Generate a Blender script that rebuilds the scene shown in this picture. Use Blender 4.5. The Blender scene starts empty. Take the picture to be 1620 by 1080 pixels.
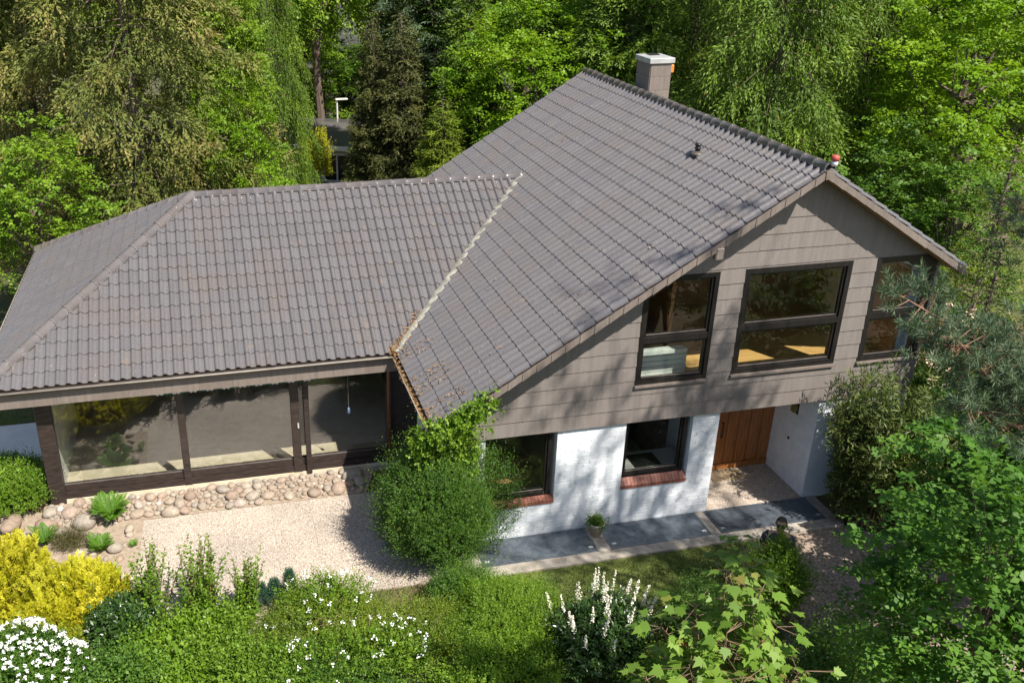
import bpy, bmesh, math, random
import numpy as np
from mathutils import Vector, Matrix

random.seed(7)
rng = np.random.default_rng(7)
SC = bpy.context.scene
COL = SC.collection

# ------------------------------------------------------------------ camera, sky, sun, exposure
CX, CY, CZ = -3.506, -14.068, 11.441
PITCH, YAW, FPX = 0.4294, 0.2211, 1487.8
PPX, PPY = 658.3, 539.4           # principal point in photo pixels (photo 1620 x 1080)
cam_d = bpy.data.cameras.new('camera')
cam_d.sensor_width = 36.0
cam_d.lens = FPX / 1620 * 36.0
cam_d.shift_x = (810 - PPX) / 1620
cam_d.clip_end = 2000
cam = bpy.data.objects.new('camera', cam_d)
COL.objects.link(cam)
cam.location = (CX, CY, CZ)
cam.rotation_euler = (math.pi / 2 - PITCH, 0, -YAW)
SC.camera = cam

SUN = Vector((0.56, -1.0, 1.57)).normalized()
world = bpy.data.worlds.new('World')
SC.world = world
world.use_nodes = True
wn = world.node_tree
sky = wn.nodes.new('ShaderNodeTexSky')
sky.sky_type = 'NISHITA'
sky.sun_disc = False
sky.sun_elevation = math.asin(SUN.z)
sky.sun_rotation = math.atan2(SUN.x, SUN.y)
bg = wn.nodes['Background']
wn.links.new(sky.outputs[0], bg.inputs[0])
bg.inputs[1].default_value = 0.085
sun_d = bpy.data.lights.new('sun', 'SUN')
sun_d.energy = 5.0
sun_d.angle = math.radians(0.55)
sun_d.color = (1.0, 0.945, 0.86)
sun = bpy.data.objects.new('sun', sun_d)
COL.objects.link(sun)
sun.rotation_euler = SUN.to_track_quat('Z', 'Y').to_euler()
sun.location = (20, -30, 45)
SC.view_settings.view_transform = 'Standard'
SC.view_settings.look = 'None'
SC.view_settings.gamma = 1.0
SC.view_settings.use_curve_mapping = False
SC.view_settings.exposure = 0.92

# pixel -> place helpers (a pixel is only a direction; the distance comes from what is touched)
_C = np.array([CX, CY, CZ])
_FW = np.array([math.sin(YAW) * math.cos(PITCH), math.cos(YAW) * math.cos(PITCH), -math.sin(PITCH)])
_RT = np.array([math.cos(YAW), -math.sin(YAW), 0.0])
_UP = np.cross(_RT, _FW)
def ray(px, py): return _FW + _RT * (px - PPX) / FPX - _UP * (py - PPY) / FPX
def gz(px, py, z=0.0):
    d = ray(px, py); return _C + d * (z - CZ) / d[2]
def gy(px, py, y):
    d = ray(px, py); return _C + d * (y - CY) / d[1]
def gd(px, py, dist): return _C + ray(px, py) * dist

# ------------------------------------------------------------------ house dimensions (metres)
ZE, T, R, L = 3.073, 0.6157, 7.016, 11.22        # eave height, pitch, ridge x, roof length
W0, H, W, H2, TW, HB = 3.309, 4.233, 8.211, 4.296, 0.583, 4.354
OV, YW = 0.616, 0.666
ZR = ZE + T * R
ZWR = ZE + TW * H
XV = (ZWR - ZE) / T
XE, XP, DD = 6.024, 8.267, 1.384
XL, XR = 0.55, 10.30                             # gable wall ends
VR = 0.24                                        # right verge is set back

# ------------------------------------------------------------------ helpers
WM = {}
def wm(p): return WM.get(p.name, Matrix.Identity(4))
def par(o, p):
    if p is not None:
        o.parent = p
        o.matrix_parent_inverse = wm(p).inverted()
def link(o, parent=None):
    COL.objects.link(o); par(o, parent); return o
def tag(o, label=None, cat=None, group=None, kind=None):
    if label: o['label'] = label
    if cat: o['category'] = cat
    if group: o['group'] = group
    if kind: o['kind'] = kind
    return o
def thing(name, loc, label, cat, group=None):
    o = bpy.data.objects.new(name, None)
    o.location = loc; o.empty_display_size = 0.2
    COL.objects.link(o)
    WM[o.name] = Matrix.Translation(loc)
    return tag(o, label, cat, group)
def mesh_obj(name, me, parent=None, M=None):
    o = bpy.data.objects.new(name, me)
    COL.objects.link(o); par(o, parent)
    if M is not None:
        o.matrix_basis = M; WM[o.name] = M
    return o
def np_data(name, V, F, m, tint=None, smooth=False):
    V = np.asarray(V, dtype=np.float32); F = np.asarray(F, dtype=np.int32)
    me = bpy.data.meshes.new(name)
    me.vertices.add(len(V)); me.vertices.foreach_set('co', V.ravel())
    k = F.shape[1]
    me.loops.add(F.size); me.loops.foreach_set('vertex_index', F.ravel())
    me.polygons.add(len(F)); me.polygons.foreach_set('loop_start', np.arange(0, F.size, k, dtype=np.int32))
    if smooth: me.polygons.foreach_set('use_smooth', np.ones(len(F), dtype=bool))
    if tint is not None:
        a = me.attributes.new('tint', 'FLOAT', 'FACE')
        a.data.foreach_set('value', np.asarray(tint, dtype=np.float32))
    me.update(calc_edges=True)
    me.materials.append(m)
    return me
def np_obj(name, V, F, m, parent=None, tint=None, smooth=False):
    return mesh_obj(name, np_data(name, V, F, m, tint, smooth), parent)

class MB:
    def __init__(s): s.v = []; s.f = []
    def add(s, vs, fs):
        n = len(s.v); s.v += [tuple(v) for v in vs]; s.f += [tuple(i + n for i in f) for f in fs]; return s
    def box(s, x0, x1, y0, y1, z0, z1):
        return s.add([(x0,y0,z0),(x1,y0,z0),(x1,y1,z0),(x0,y1,z0),(x0,y0,z1),(x1,y0,z1),(x1,y1,z1),(x0,y1,z1)],
                     [(0,3,2,1),(4,5,6,7),(0,1,5,4),(1,2,6,5),(2,3,7,6),(3,0,4,7)])
    def obox(s, c, ax, half):
        c = Vector(c); a = [Vector(x).normalized() * h for x, h in zip(ax, half)]
        vs = [c + a[0]*i + a[1]*j + a[2]*k for k in (-1,1) for (i,j) in ((-1,-1),(1,-1),(1,1),(-1,1))]
        return s.add(vs, [(0,3,2,1),(4,5,6,7),(0,1,5,4),(1,2,6,5),(2,3,7,6),(3,0,4,7)])
    def prism(s, poly, ext):
        n = len(poly); e = Vector(ext); p = [Vector(q) for q in poly]
        fs = [tuple(range(n - 1, -1, -1)), tuple(range(n, 2 * n))] + [(i, (i+1) % n, n + (i+1) % n, n + i) for i in range(n)]
        return s.add(p + [q + e for q in p], fs)
    def tube(s, pts, rad, n=6, cap=True):
        pts = [Vector(p) for p in pts]
        if not hasattr(rad, '__len__'): rad = [rad] * len(pts)
        b = len(s.v); prev = None
        for i, p in enumerate(pts):
            d = (pts[min(i+1, len(pts)-1)] - pts[max(i-1, 0)]).normalized()
            a = d.cross(Vector((0,0,1)) if abs(d.z) < .9 else Vector((1,0,0))).normalized() if prev is None else (prev - d * prev.dot(d)).normalized()
            prev = a; c = d.cross(a)
            for k in range(n):
                t = 2 * math.pi * k / n
                s.v.append(tuple(p + a * math.cos(t) * rad[i] + c * math.sin(t) * rad[i]))
        for i in range(len(pts) - 1):
            for k in range(n):
                s.f.append((b+i*n+k, b+i*n+(k+1)%n, b+(i+1)*n+(k+1)%n, b+(i+1)*n+k))
        if cap:
            s.f.append(tuple(b + k for k in range(n-1, -1, -1))); e = b + (len(pts)-1)*n
            s.f.append(tuple(e + k for k in range(n)))
        return s
    def lathe(s, prof, c, n=20):
        b = len(s.v)
        for r, z in prof:
            for k in range(n):
                t = 2 * math.pi * k / n
                s.v.append((c[0] + r*math.cos(t), c[1] + r*math.sin(t), c[2] + z))
        for i in range(len(prof) - 1):
            for k in range(n):
                s.f.append((b+i*n+k, b+i*n+(k+1)%n, b+(i+1)*n+(k+1)%n, b+(i+1)*n+k))
        s.f.append(tuple(b + k for k in range(n-1, -1, -1))); e = b + (len(prof)-1)*n
        s.f.append(tuple(e + k for k in range(n)))
        return s
    def data(s, name, m, smooth=False):
        me = bpy.data.meshes.new(name); me.from_pydata(s.v, [], s.f); me.update()
        if smooth: me.polygons.foreach_set('use_smooth', np.ones(len(me.polygons), dtype=bool))
        me.materials.append(m); return me
    def build(s, name, m, parent=None, smooth=False): return mesh_obj(name, s.data(name, m, smooth), parent)

def bevel(o, w=0.01, seg=1):
    b = o.modifiers.new('bevel', 'BEVEL'); b.width = w; b.segments = seg; b.limit_method = 'ANGLE'; return o

# ------------------------------------------------------------------ materials
def newmat(name):
    m = bpy.data.materials.new(name); m.use_nodes = True
    nt = m.node_tree; b = nt.nodes['Principled BSDF']; return m, nt, b
def N(nt, t, **kw):
    n = nt.nodes.new(t)
    for k, v in kw.items(): setattr(n, k, v)
    return n
def noise(nt, scale, detail=4, stretch=None, vec=None):
    if vec is None:
        g = N(nt, 'ShaderNodeNewGeometry'); vec = g.outputs['Position']
    if stretch:
        mp = N(nt, 'ShaderNodeMapping'); mp.inputs['Scale'].default_value = stretch
        nt.links.new(vec, mp.inputs['Vector']); vec = mp.outputs[0]
    n = N(nt, 'ShaderNodeTexNoise'); n.inputs['Scale'].default_value = scale; n.inputs['Detail'].default_value = detail
    nt.links.new(vec, n.inputs['Vector']); return n.outputs['Fac']
def ramp(nt, fac, stops, interp='LINEAR'):
    r = N(nt, 'ShaderNodeValToRGB'); r.color_ramp.interpolation = interp
    while len(r.color_ramp.elements) < len(stops): r.color_ramp.elements.new(0.5)
    for e, (p, c) in zip(r.color_ramp.elements, stops): e.position = p; e.color = (*c, 1)
    nt.links.new(fac, r.inputs[0]); return r.outputs[0]
def mixc(nt, fac, a, b, mode='MIX'):
    m = N(nt, 'ShaderNodeMix', data_type='RGBA', blend_type=mode)
    for sock, v in ((m.inputs['Factor'], fac), (m.inputs['A'], a), (m.inputs['B'], b)):
        if isinstance(v, bpy.types.NodeSocket): nt.links.new(v, sock)
        else: sock.default_value = v if not isinstance(v, tuple) else (*v, 1)
    return m.outputs['Result']
def bump(nt, b, h, strength=0.3, dist=0.01):
    n = N(nt, 'ShaderNodeBump'); n.inputs['Strength'].default_value = strength; n.inputs['Distance'].default_value = dist
    nt.links.new(h, n.inputs['Height']); nt.links.new(n.outputs[0], b.inputs['Normal'])
def plain(name, c1, c2=None, scale=3.0, rough=0.6, stretch=None, bs=0.0, bscale=60, metal=0.0, spec=0.5, detail=5, lo=.35, hi=.65):
    m, nt, b = newmat(name)
    b.inputs['Roughness'].default_value = rough; b.inputs['Metallic'].default_value = metal
    b.inputs['Specular IOR Level'].default_value = spec
    if c2 is None: b.inputs['Base Color'].default_value = (*c1, 1)
    else: nt.links.new(ramp(nt, noise(nt, scale, detail, stretch), [(lo, c1), (hi, c2)]), b.inputs['Base Color'])
    if bs: bump(nt, b, noise(nt, bscale, 3, stretch), bs)
    return m
def leafmat(name, stops, trans=0.32, rough=0.5, spec=0.35, tcol=1.35):
    m, nt, b = newmat(name)
    at = N(nt, 'ShaderNodeAttribute', attribute_name='tint')
    c = ramp(nt, at.outputs['Fac'], stops)
    c = mixc(nt, 1.0, c, ramp(nt, noise(nt, 0.9, 3), [(.3, (.72, .74, .7)), (.7, (1.12, 1.08, 1.0))]), 'MULTIPLY')
    nt.links.new(c, b.inputs['Base Color'])
    b.inputs['Roughness'].default_value = rough; b.inputs['Specular IOR Level'].default_value = spec
    tr = N(nt, 'ShaderNodeBsdfTranslucent')
    tc = mixc(nt, 1.0, c, (tcol, tcol * .95, tcol * .45), 'MULTIPLY'); nt.links.new(tc, tr.inputs['Color'])
    mx = N(nt, 'ShaderNodeMixShader'); mx.inputs[0].default_value = trans
    nt.links.new(b.outputs[0], mx.inputs[1]); nt.links.new(tr.outputs[0], mx.inputs[2])
    nt.links.new(mx.outputs[0], nt.nodes['Material Output'].inputs[0]); return m

def tile_mat(name, a, b_, rough, patch):
    m, nt, b = newmat(name)
    at = N(nt, 'ShaderNodeAttribute', attribute_name='tint')
    c = ramp(nt, at.outputs['Fac'], [(0, a), (1, b_)])
    n1 = noise(nt, 1.1, 6)
    c = mixc(nt, ramp(nt, n1, [(.47, (0, 0, 0)), (.68, (1, 1, 1))]), c, patch)
    n2 = noise(nt, 26, 4)
    c = mixc(nt, 1.0, c, ramp(nt, n2, [(.3, (.9, .9, .9)), (.7, (1.1, 1.09, 1.07))]), 'MULTIPLY')
    n3 = noise(nt, 5.0, 8)
    c = mixc(nt, ramp(nt, n3, [(.64, (0, 0, 0)), (.73, (.6, .6, .6))]), c, (.175, .135, .095))
    n4 = noise(nt, 17, 3)
    c = mixc(nt, ramp(nt, n4, [(.735, (0, 0, 0)), (.76, (.8, .8, .8))]), c, (.33, .31, .26))
    nt.links.new(c, b.inputs['Base Color'])
    r = N(nt, 'ShaderNodeMapRange'); r.inputs[3].default_value = rough - .05; r.inputs[4].default_value = rough + .12
    nt.links.new(n2, r.inputs[0]); nt.links.new(r.outputs[0], b.inputs['Roughness'])
    b.inputs['Specular IOR Level'].default_value = .8
    bump(nt, b, noise(nt, 90, 3), .12, .004); return m
M_TILE = tile_mat('roof_tile_clay', (.104, .097, .098), (.121, .113, .113), .19, (.118, .104, .097))
M_CAP = tile_mat('ridge_cap_clay', (.11, .098, .094), (.135, .12, .115), .16, (.11, .09, .08))
M_DECK = plain('roof_deck_wood', (.20, .10, .038), (.28, .15, .06), 3, .6, (1, 9, 1))
def slate_mat(name, a, b_, c3):
    m, nt, b = newmat(name)
    at = N(nt, 'ShaderNodeObjectInfo')
    c = ramp(nt, at.outputs['Random'], [(0, a), (1, b_)])
    st = noise(nt, 3.0, 5, (4, 4, .35))
    c = mixc(nt, ramp(nt, st, [(.4, (0, 0, 0)), (.75, (.8, .8, .8))]), c, c3)
    c = mixc(nt, 1.0, c, ramp(nt, noise(nt, 40, 4), [(.3, (.86, .86, .86)), (.7, (1.1, 1.1, 1.1))]), 'MULTIPLY')
    nt.links.new(c, b.inputs['Base Color']); b.inputs['Roughness'].default_value = .62
    bump(nt, b, noise(nt, 70, 3), .15, .004); return m
M_SLATE = slate_mat('facade_slate_fibre', (.182, .157, .141), (.196, .169, .152), (.148, .126, .113))
M_BARGE = slate_mat('barge_slate_fibre', (.165, .132, .112), (.205, .167, .140), (.13, .105, .09))
M_FASCIA = plain('fascia_fibre', (.20, .165, .142), (.24, .20, .175), 2, .6, (6, 1, .4))
M_WHITE = plain('white_painted_brick', (.64, .66, .69), (.72, .74, .76), 5, .55, bs=.2, bscale=50)
M_PLASTER = plain('pale_plaster', (.62, .62, .60), (.70, .70, .68), 3, .7)
M_FRAME = plain('dark_stained_frame', (.007, .006, .006), (.014, .012, .011), 8, .4, (2, 2, .4), bs=.1)
M_BEAM = plain('dark_brown_timber', (.018, .012, .010), (.042, .029, .024), 5, .5, (1, 6, 6), bs=.15, bscale=30)
M_SASH = plain('sash_grey_brown', (.10, .085, .075), (.14, .12, .105), 6, .4)
M_GUT = plain('gutter_brown', (.055, .045, .038), (.085, .07, .06), 4, .5)
M_GUTRIM = plain('gutter_rim_worn', (.25, .21, .17), (.32, .28, .22), 6, .5)
M_LEAD = plain('valley_sheet_lichen', (.12, .115, .09), (.25, .24, .20), 6, .75, bs=.2)
M_RBRICK = plain('red_sill_brick', (.20, .065, .04), (.30, .11, .07), 14, .6, bs=.2)
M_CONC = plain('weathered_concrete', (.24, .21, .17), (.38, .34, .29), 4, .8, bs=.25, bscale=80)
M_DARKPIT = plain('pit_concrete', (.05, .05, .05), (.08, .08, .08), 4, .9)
M_STEEL = plain('galvanised_grating', (.20, .24, .28), (.30, .34, .39), 9, .42, metal=.75)
M_CLIP = plain('bright_steel_clip', (.75, .75, .75), None, rough=.35, metal=.6)
M_DOOR = plain('orange_brown_door_wood', (.23, .075, .018), (.36, .14, .04), 4, .38, (9, 9, .7), bs=.08)
M_PINE = plain('pine_floor', (.50, .29, .095), (.62, .39, .15), 3, .4, (1, 8, 1))
M_CARPET = plain('pale_floor', (.50, .43, .30), (.58, .50, .37), 5, .75)
M_PANEL = plain('brown_wood_panelling', (.30, .15, .06), (.40, .21, .09), 3, .5, (1, 1, 9))
M_INWALL = plain('interior_wall', (.30, .27, .22), (.36, .33, .27), 3, .8)
M_LAMPBR = plain('brass_lamp', (.24, .19, .07), None, rough=.4, metal=.4)
M_BLACK = plain('black_plastic', (.012, .012, .013), None, rough=.35)
M_MAT = plain('coir_mat', (.16, .115, .065), (.24, .18, .11), 40, .95, bs=.6, bscale=200)
M_POT = plain('pale_terracotta', (.50, .42, .33), (.60, .52, .43), 8, .75)
M_ORANGE = plain('orange_lamp_plastic', (.75, .20, .03), None, rough=.4)
M_RED = plain('faded_red_cap', (.42, .06, .05), None, rough=.5)
M_METALW = plain('white_sheet_metal', (.38, .38, .37), (.48, .48, .46), 6, .35, metal=.2)
M_COPPER = plain('copper_pipe', (.13, .055, .035), (.17, .075, .05), 6, .5, metal=.3)
M_AWG = plain('awning_green', (.02, .10, .06), None, rough=.8)
M_AWW = plain('awning_cream', (.62, .58, .50), None, rough=.8)
M_RADI = plain('white_radiator', (.66, .70, .66), None, rough=.35)
M_COUNTER = plain('grey_counter', (.42, .42, .40), None, rough=.35)
M_BARK = plain('tree_bark', (.085, .06, .042), (.14, .105, .08), 6, .9, (3, 3, .6), bs=.5, bscale=20)
M_BARKR = plain('pine_bark', (.16, .085, .05), (.22, .125, .08), 6, .9, (3, 3, .6), bs=.5, bscale=20)
M_TWIG = plain('brown_twig', (.14, .085, .05), (.2, .13, .08), 8, .9)
M_CONE = plain('cone_brown', (.24, .115, .055), (.33, .17, .085), 5, .8)
M_LITTER = plain('dry_needle_litter', (.15, .085, .035), (.36, .205, .085), 9, .9)
M_ASPH = plain('asphalt', (.06, .06, .062), (.085, .083, .08), 3, .9)
M_PALECONC = plain('pale_terrace_concrete', (.50, .49, .46), (.58, .57, .54), 2, .8)
M_RAIL = plain('pale_rail', (.55, .53, .48), None, rough=.5)
M_SKIN = plain('skin', (.48, .25, .17), None, rough=.5)
M_HAIR = plain('dark_hair', (.03, .02, .014), None, rough=.6)
M_SHIRT = plain('dark_shirt', (.035, .04, .055), None, rough=.8)
M_JEANS = plain('blue_trousers', (.05, .07, .12), None, rough=.85)
M_SHOE = plain('brown_shoe', (.06, .035, .02), None, rough=.6)
M_TAN = plain('tan_wall', (.42, .30, .19), (.48, .36, .24), 3, .8)
M_FLOWER = plain('white_petals', (.80, .80, .76), None, rough=.7)
M_CREAM = plain('cream_petals', (.72, .68, .55), None, rough=.7)
M_PINKF = plain('pink_petals', (.70, .42, .38), (.72, .60, .40), 9, .7)

def glass_mat(name, refl):
    m, nt, b = newmat(name)
    nt.nodes.remove(b)
    tr = N(nt, 'ShaderNodeBsdfTransparent'); tr.inputs[0].default_value = (.93, .945, .93, 1)
    gl = N(nt, 'ShaderNodeBsdfGlossy'); gl.inputs['Roughness'].default_value = .012; gl.inputs[0].default_value = (.95, .97, 1, 1)
    lw = N(nt, 'ShaderNodeLayerWeight'); lw.inputs[0].default_value = .5
    fr = N(nt, 'ShaderNodeMapRange'); fr.inputs[1].default_value = 0.0; fr.inputs[3].default_value = refl; fr.inputs[4].default_value = .5
    pw_ = N(nt, 'ShaderNodeMath', operation='POWER'); pw_.inputs[1].default_value = 3.0
    nt.links.new(lw.outputs['Facing'], pw_.inputs[0]); nt.links.new(pw_.outputs[0], fr.inputs[0])
    mx = N(nt, 'ShaderNodeMixShader')
    nt.links.new(fr.outputs[0], mx.inputs[0]); nt.links.new(tr.outputs[0], mx.inputs[1]); nt.links.new(gl.outputs[0], mx.inputs[2])
    nt.links.new(mx.outputs[0], nt.nodes['Material Output'].inputs[0]); return m
M_GLASS = glass_mat('window_glass', .05)
M_GLASSW = glass_mat('coated_wing_glass', .12)

def aggregate_mat():
    m, nt, b = newmat('exposed_aggregate')
    g = N(nt, 'ShaderNodeNewGeometry')
    v = N(nt, 'ShaderNodeTexVoronoi'); v.inputs['Scale'].default_value = 66
    nt.links.new(g.outputs['Position'], v.inputs['Vector'])
    sep = N(nt, 'ShaderNodeSeparateColor'); nt.links.new(v.outputs['Color'], sep.inputs[0])
    c = ramp(nt, sep.outputs[0], [(0, (.25, .205, .165)), (.3, (.46, .40, .335)), (.7, (.57, .505, .43)), (1, (.66, .605, .54))])
    c = mixc(nt, 1.0, c, ramp(nt, v.outputs['Distance'], [(.35, (1, 1, 1)), (.75, (.55, .5, .46))]), 'MULTIPLY')
    c = mixc(nt, 1.0, c, ramp(nt, noise(nt, .7, 6), [(.3, (.80, .79, .78)), (.7, (1.06, 1.03, 1.0))]), 'MULTIPLY')
    oi = N(nt, 'ShaderNodeObjectInfo')
    c = mixc(nt, 1.0, c, ramp(nt, oi.outputs['Random'], [(0, (.93, .93, .93)), (1, (1.05, 1.04, 1.03))]), 'MULTIPLY')
    nt.links.new(c, b.inputs['Base Color']); b.inputs['Roughness'].default_value = .85
    bump(nt, b, v.outputs['Distance'], .5, .012); return m
M_AGG = aggregate_mat()

def stone_mat():
    m, nt, b = newmat('field_stone')
    oi = N(nt, 'ShaderNodeObjectInfo')
    c = ramp(nt, oi.outputs['Random'], [(0, (.24, .175, .13)), (.25, (.31, .25, .19)), (.5, (.24, .21, .175)), (.72, (.34, .29, .225)), (.9, (.28, .20, .15)), (1, (.50, .47, .43))])
    c = mixc(nt, 1.0, c, ramp(nt, noise(nt, 16, 6), [(.3, (.70, .69, .68)), (.7, (1.12, 1.1, 1.08))]), 'MULTIPLY')
    nt.links.new(c, b.inputs['Base Color']); b.inputs['Roughness'].default_value = .8
    bump(nt, b, noise(nt, 30, 5), .3, .01); return m
M_STONE = stone_mat()
M_MORTAR = plain('sandy_mortar', (.24, .185, .13), (.33, .26, .195), 9, .9, bs=.5, bscale=60)

def ground_mat():
    m, nt, b = newmat('garden_soil_and_moss')
    c = ramp(nt, noise(nt, .55, 8), [(.36, (.055, .07, .018)), (.5, (.085, .085, .028)), (.62, (.135, .10, .06))])
    c = mixc(nt, 1.0, c, ramp(nt, noise(nt, 14, 6), [(.3, (.6, .6, .6)), (.7, (1.25, 1.2, 1.15))]), 'MULTIPLY')
    nt.links.new(c, b.inputs['Base Color']); b.inputs['Roughness'].default_value = .95
    bump(nt, b, noise(nt, 22, 6), .6, .03); return m
M_GROUND = ground_mat()
M_GRAVEL = plain('leaf_strewn_gravel', (.16, .115, .085), (.36, .28, .22), 18, .95, bs=.7, bscale=45, detail=8)

# ------------------------------------------------------------------ ground and terrain (one sheet, light wells left open)
PIT = (0.95, 8.34, -0.16, 0.64)
def terrain(x, y):
    d = np.maximum(0, np.hypot(np.maximum(0, np.abs(x - 1) - 16) * .7, np.maximum(0, y - 19)))
    return -0.13 * d - .0 + .0006 * np.minimum(d, 60) ** 2
def build_ground():
    xs = np.unique(np.round(np.r_[np.linspace(-260, -40, 23), np.linspace(-40, -9, 16), np.linspace(-9, 12, 22), np.linspace(12, 50, 20), np.linspace(50, 280, 24), PIT[0], PIT[1]], 3))
    ys = np.unique(np.round(np.r_[np.linspace(-220, -20, 21), np.linspace(-20, -6, 8), np.linspace(-6, 13, 20), np.linspace(13, 70, 30), np.linspace(70, 330, 27), PIT[2], PIT[3]], 3))
    X, Y = np.meshgrid(xs, ys, indexing='ij'); Z = terrain(X, Y) - 0.02
    V = np.stack([X, Y, Z], -1).reshape(-1, 3); ny = len(ys); F = []
    for i in range(len(xs) - 1):
        for j in range(ny - 1):
            cx, cy = (xs[i] + xs[i+1]) / 2, (ys[j] + ys[j+1]) / 2
            if PIT[0] < cx < PIT[1] and PIT[2] < cy < PIT[3]: continue
            F.append((i*ny+j, (i+1)*ny+j, (i+1)*ny+j+1, i*ny+j+1))
    tag(np_obj('ground', V, F, M_GROUND, smooth=True), kind='structure')
build_ground()
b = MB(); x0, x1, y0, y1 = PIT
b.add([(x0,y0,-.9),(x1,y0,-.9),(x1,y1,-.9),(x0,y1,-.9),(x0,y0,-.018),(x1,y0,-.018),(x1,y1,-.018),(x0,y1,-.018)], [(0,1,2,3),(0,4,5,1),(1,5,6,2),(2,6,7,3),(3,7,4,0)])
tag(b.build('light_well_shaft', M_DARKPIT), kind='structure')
b = MB(); b.box(.60, 8.56, -.42, -.155, -.3, .03); b.box(3.30, 3.575, -.15, .655, -.3, .028); b.box(5.745, 5.945, -.15, .655, -.3, .028); b.box(8.335, 8.56, -.15, .655, -.3, .03); b.box(.60, .95, -.15, .655, -.3, .028)
tag(bevel(b.build('concrete_kerb', M_CONC), .012), kind='structure')
tag(MB().prism([(6.6, -.43, -.012), (8.6, -.43, -.012), (10.6, -2.2, -.012), (10.2, -5.5, -.012), (5.2, -5.6, -.012), (5.6, -2.4, -.012)][::-1], (0, 0, -.05)).build('gravel_path', M_GRAVEL), kind='structure')
tag(MB().prism([(.95, -.43, -.014), (6.4, -.43, -.014), (5.9, -2.4, -.014), (5.3, -4.6, -.014), (.9, -4.6, -.014)][::-1], (0, 0, -.05)).build('lawn_ground', plain('mossy_turf', (.055, .085, .014), (.12, .145, .03), 1.6, .95, bs=.6, bscale=40, detail=9)), kind='structure')
tag(MB().box(-12, -7.30, 4.6, 7.6, -.1, .05).build('side_terrace', M_PALECONC), kind='structure')
tag(MB().prism([(-14, 43, terrain(-14.,43.)+.05), (40, 50, terrain(40.,50.)+.05), (40, 55, terrain(40.,55.)+.05), (-14, 48, terrain(-14.,48.)+.05)], (0,0,-.2)).build('road', M_ASPH), kind='structure')

# ------------------------------------------------------------------ the house
house = thing('house', (3.0, 5.5, 0.0), 'large house with dark pantile roof, slate-clad gable and white brick ground floor', 'house')

def clip_poly(poly, a, b_, c):        # keep a*x + b*z <= c
    out = []
    for i in range(len(poly)):
        p, q = poly[i], poly[(i+1) % len(poly)]
        dp, dq = a*p[0] + b_*p[1] - c, a*q[0] + b_*q[1] - c
        if dp <= 0: out.append(p)
        if (dp < 0 < dq) or (dq < 0 < dp):
            t = dp / (dp - dq); out.append((p[0] + (q[0]-p[0])*t, p[1] + (q[1]-p[1])*t))
    return out
def rect_minus(x0, x1, z0, z1, holes):
    xs = sorted({x0, x1} | {v for h in holes for v in h[:2] if x0 < v < x1})
    zs = sorted({z0, z1} | {v for h in holes for v in h[2:] if z0 < v < z1})
    cells = []
    for a, c in zip(xs, xs[1:]):
        for d, e in zip(zs, zs[1:]):
            m, n = (a+c)/2, (d+e)/2
            if not any(h[0] < m < h[1] and h[2] < n < h[3] for h in holes): cells.append([a, c, d, e])
    # merge vertically then horizontally so a slate stays one piece where it can
    done = True
    while done:
        done = False
        for i in range(len(cells)):
            for j in range(len(cells)):
                p, q = cells[i], cells[j]
                if i != j and p[0] == q[0] and p[1] == q[1] and p[3] == q[2]:
                    cells[i] = [p[0], p[1], p[2], q[3]]; cells.pop(j); done = True; break
                if i != j and p[2] == q[2] and p[3] == q[3] and p[1] == q[0]:
                    cells[i] = [p[0], q[1], p[2], p[3]]; cells.pop(j); done = True; break
            if done: break
    return cells
SOF = .10
def gable_clip(poly):
    poly = clip_poly(poly, -T, 1, ZE - SOF)
    if len(poly) > 2: poly = clip_poly(poly, T, 1, ZR + T*R - SOF)
    return poly

WIN1 = (4.06, 5.55, 3.20, 5.39); WIN2 = (6.07, 8.33, 3.22, 5.395); WIN3 = (8.86, 10.22, 3.20, 5.40)
LOW1 = (1.15, 2.60, .80, 2.42); LOW2 = (4.02, 5.45, .90, 2.42); PORCH = (XE, XP, -.2, 2.40)
UP_H = [WIN1, WIN2, WIN3]; LOW_H = [LOW1, LOW2, PORCH]

# structural gable wall (back of the cladding) and its slates
b = MB()
for c in rect_minus(XL, XR, 2.40, 7.4, UP_H):
    p = gable_clip([(c[0], c[2]), (c[1], c[2]), (c[1], c[3]), (c[0], c[3])])
    if len(p) > 2: b.prism([(x, OV + .30, z) for x, z in p], (0, -.295, 0))
gwall = b.build('gable_wall', M_SLATE, house)
SH, SWD = .305, .61
row = 0; z = 2.385
while z < 7.3:
    off = (row % 2) * SWD / 2 + .07
    x = XL - off
    while x < XR:
        for c in rect_minus(max(x, XL) + .0006, min(x + SWD, XR) - .0006, z, z + SH, UP_H):
            p = gable_clip([(c[0], c[2]), (c[1], c[2]), (c[1], c[3]), (c[0], c[3])])
            if len(p) < 3: continue
            area = abs(sum(p[i][0]*p[(i+1) % len(p)][1] - p[(i+1) % len(p)][0]*p[i][1] for i in range(len(p)))) / 2
            if area < .004: continue
            jit = random.uniform(0, .0015)
            fr = [(q[0], OV - .006 - jit - .013*(1 - (q[1]-z)/SH), q[1] + (random.uniform(-.003, .003) if q[1] < z + .01 else 0)) for q in p]
            bk = [(q[0], OV + .004, q[1]) for q in p]; n = len(p)
            MB().add(fr + bk, [tuple(range(n))] + [((i+1) % n, i, n + i, n + (i+1) % n) for i in range(n)]).build('slate', M_SLATE, gwall)
        x += SWD
    z += SH; row += 1

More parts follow.
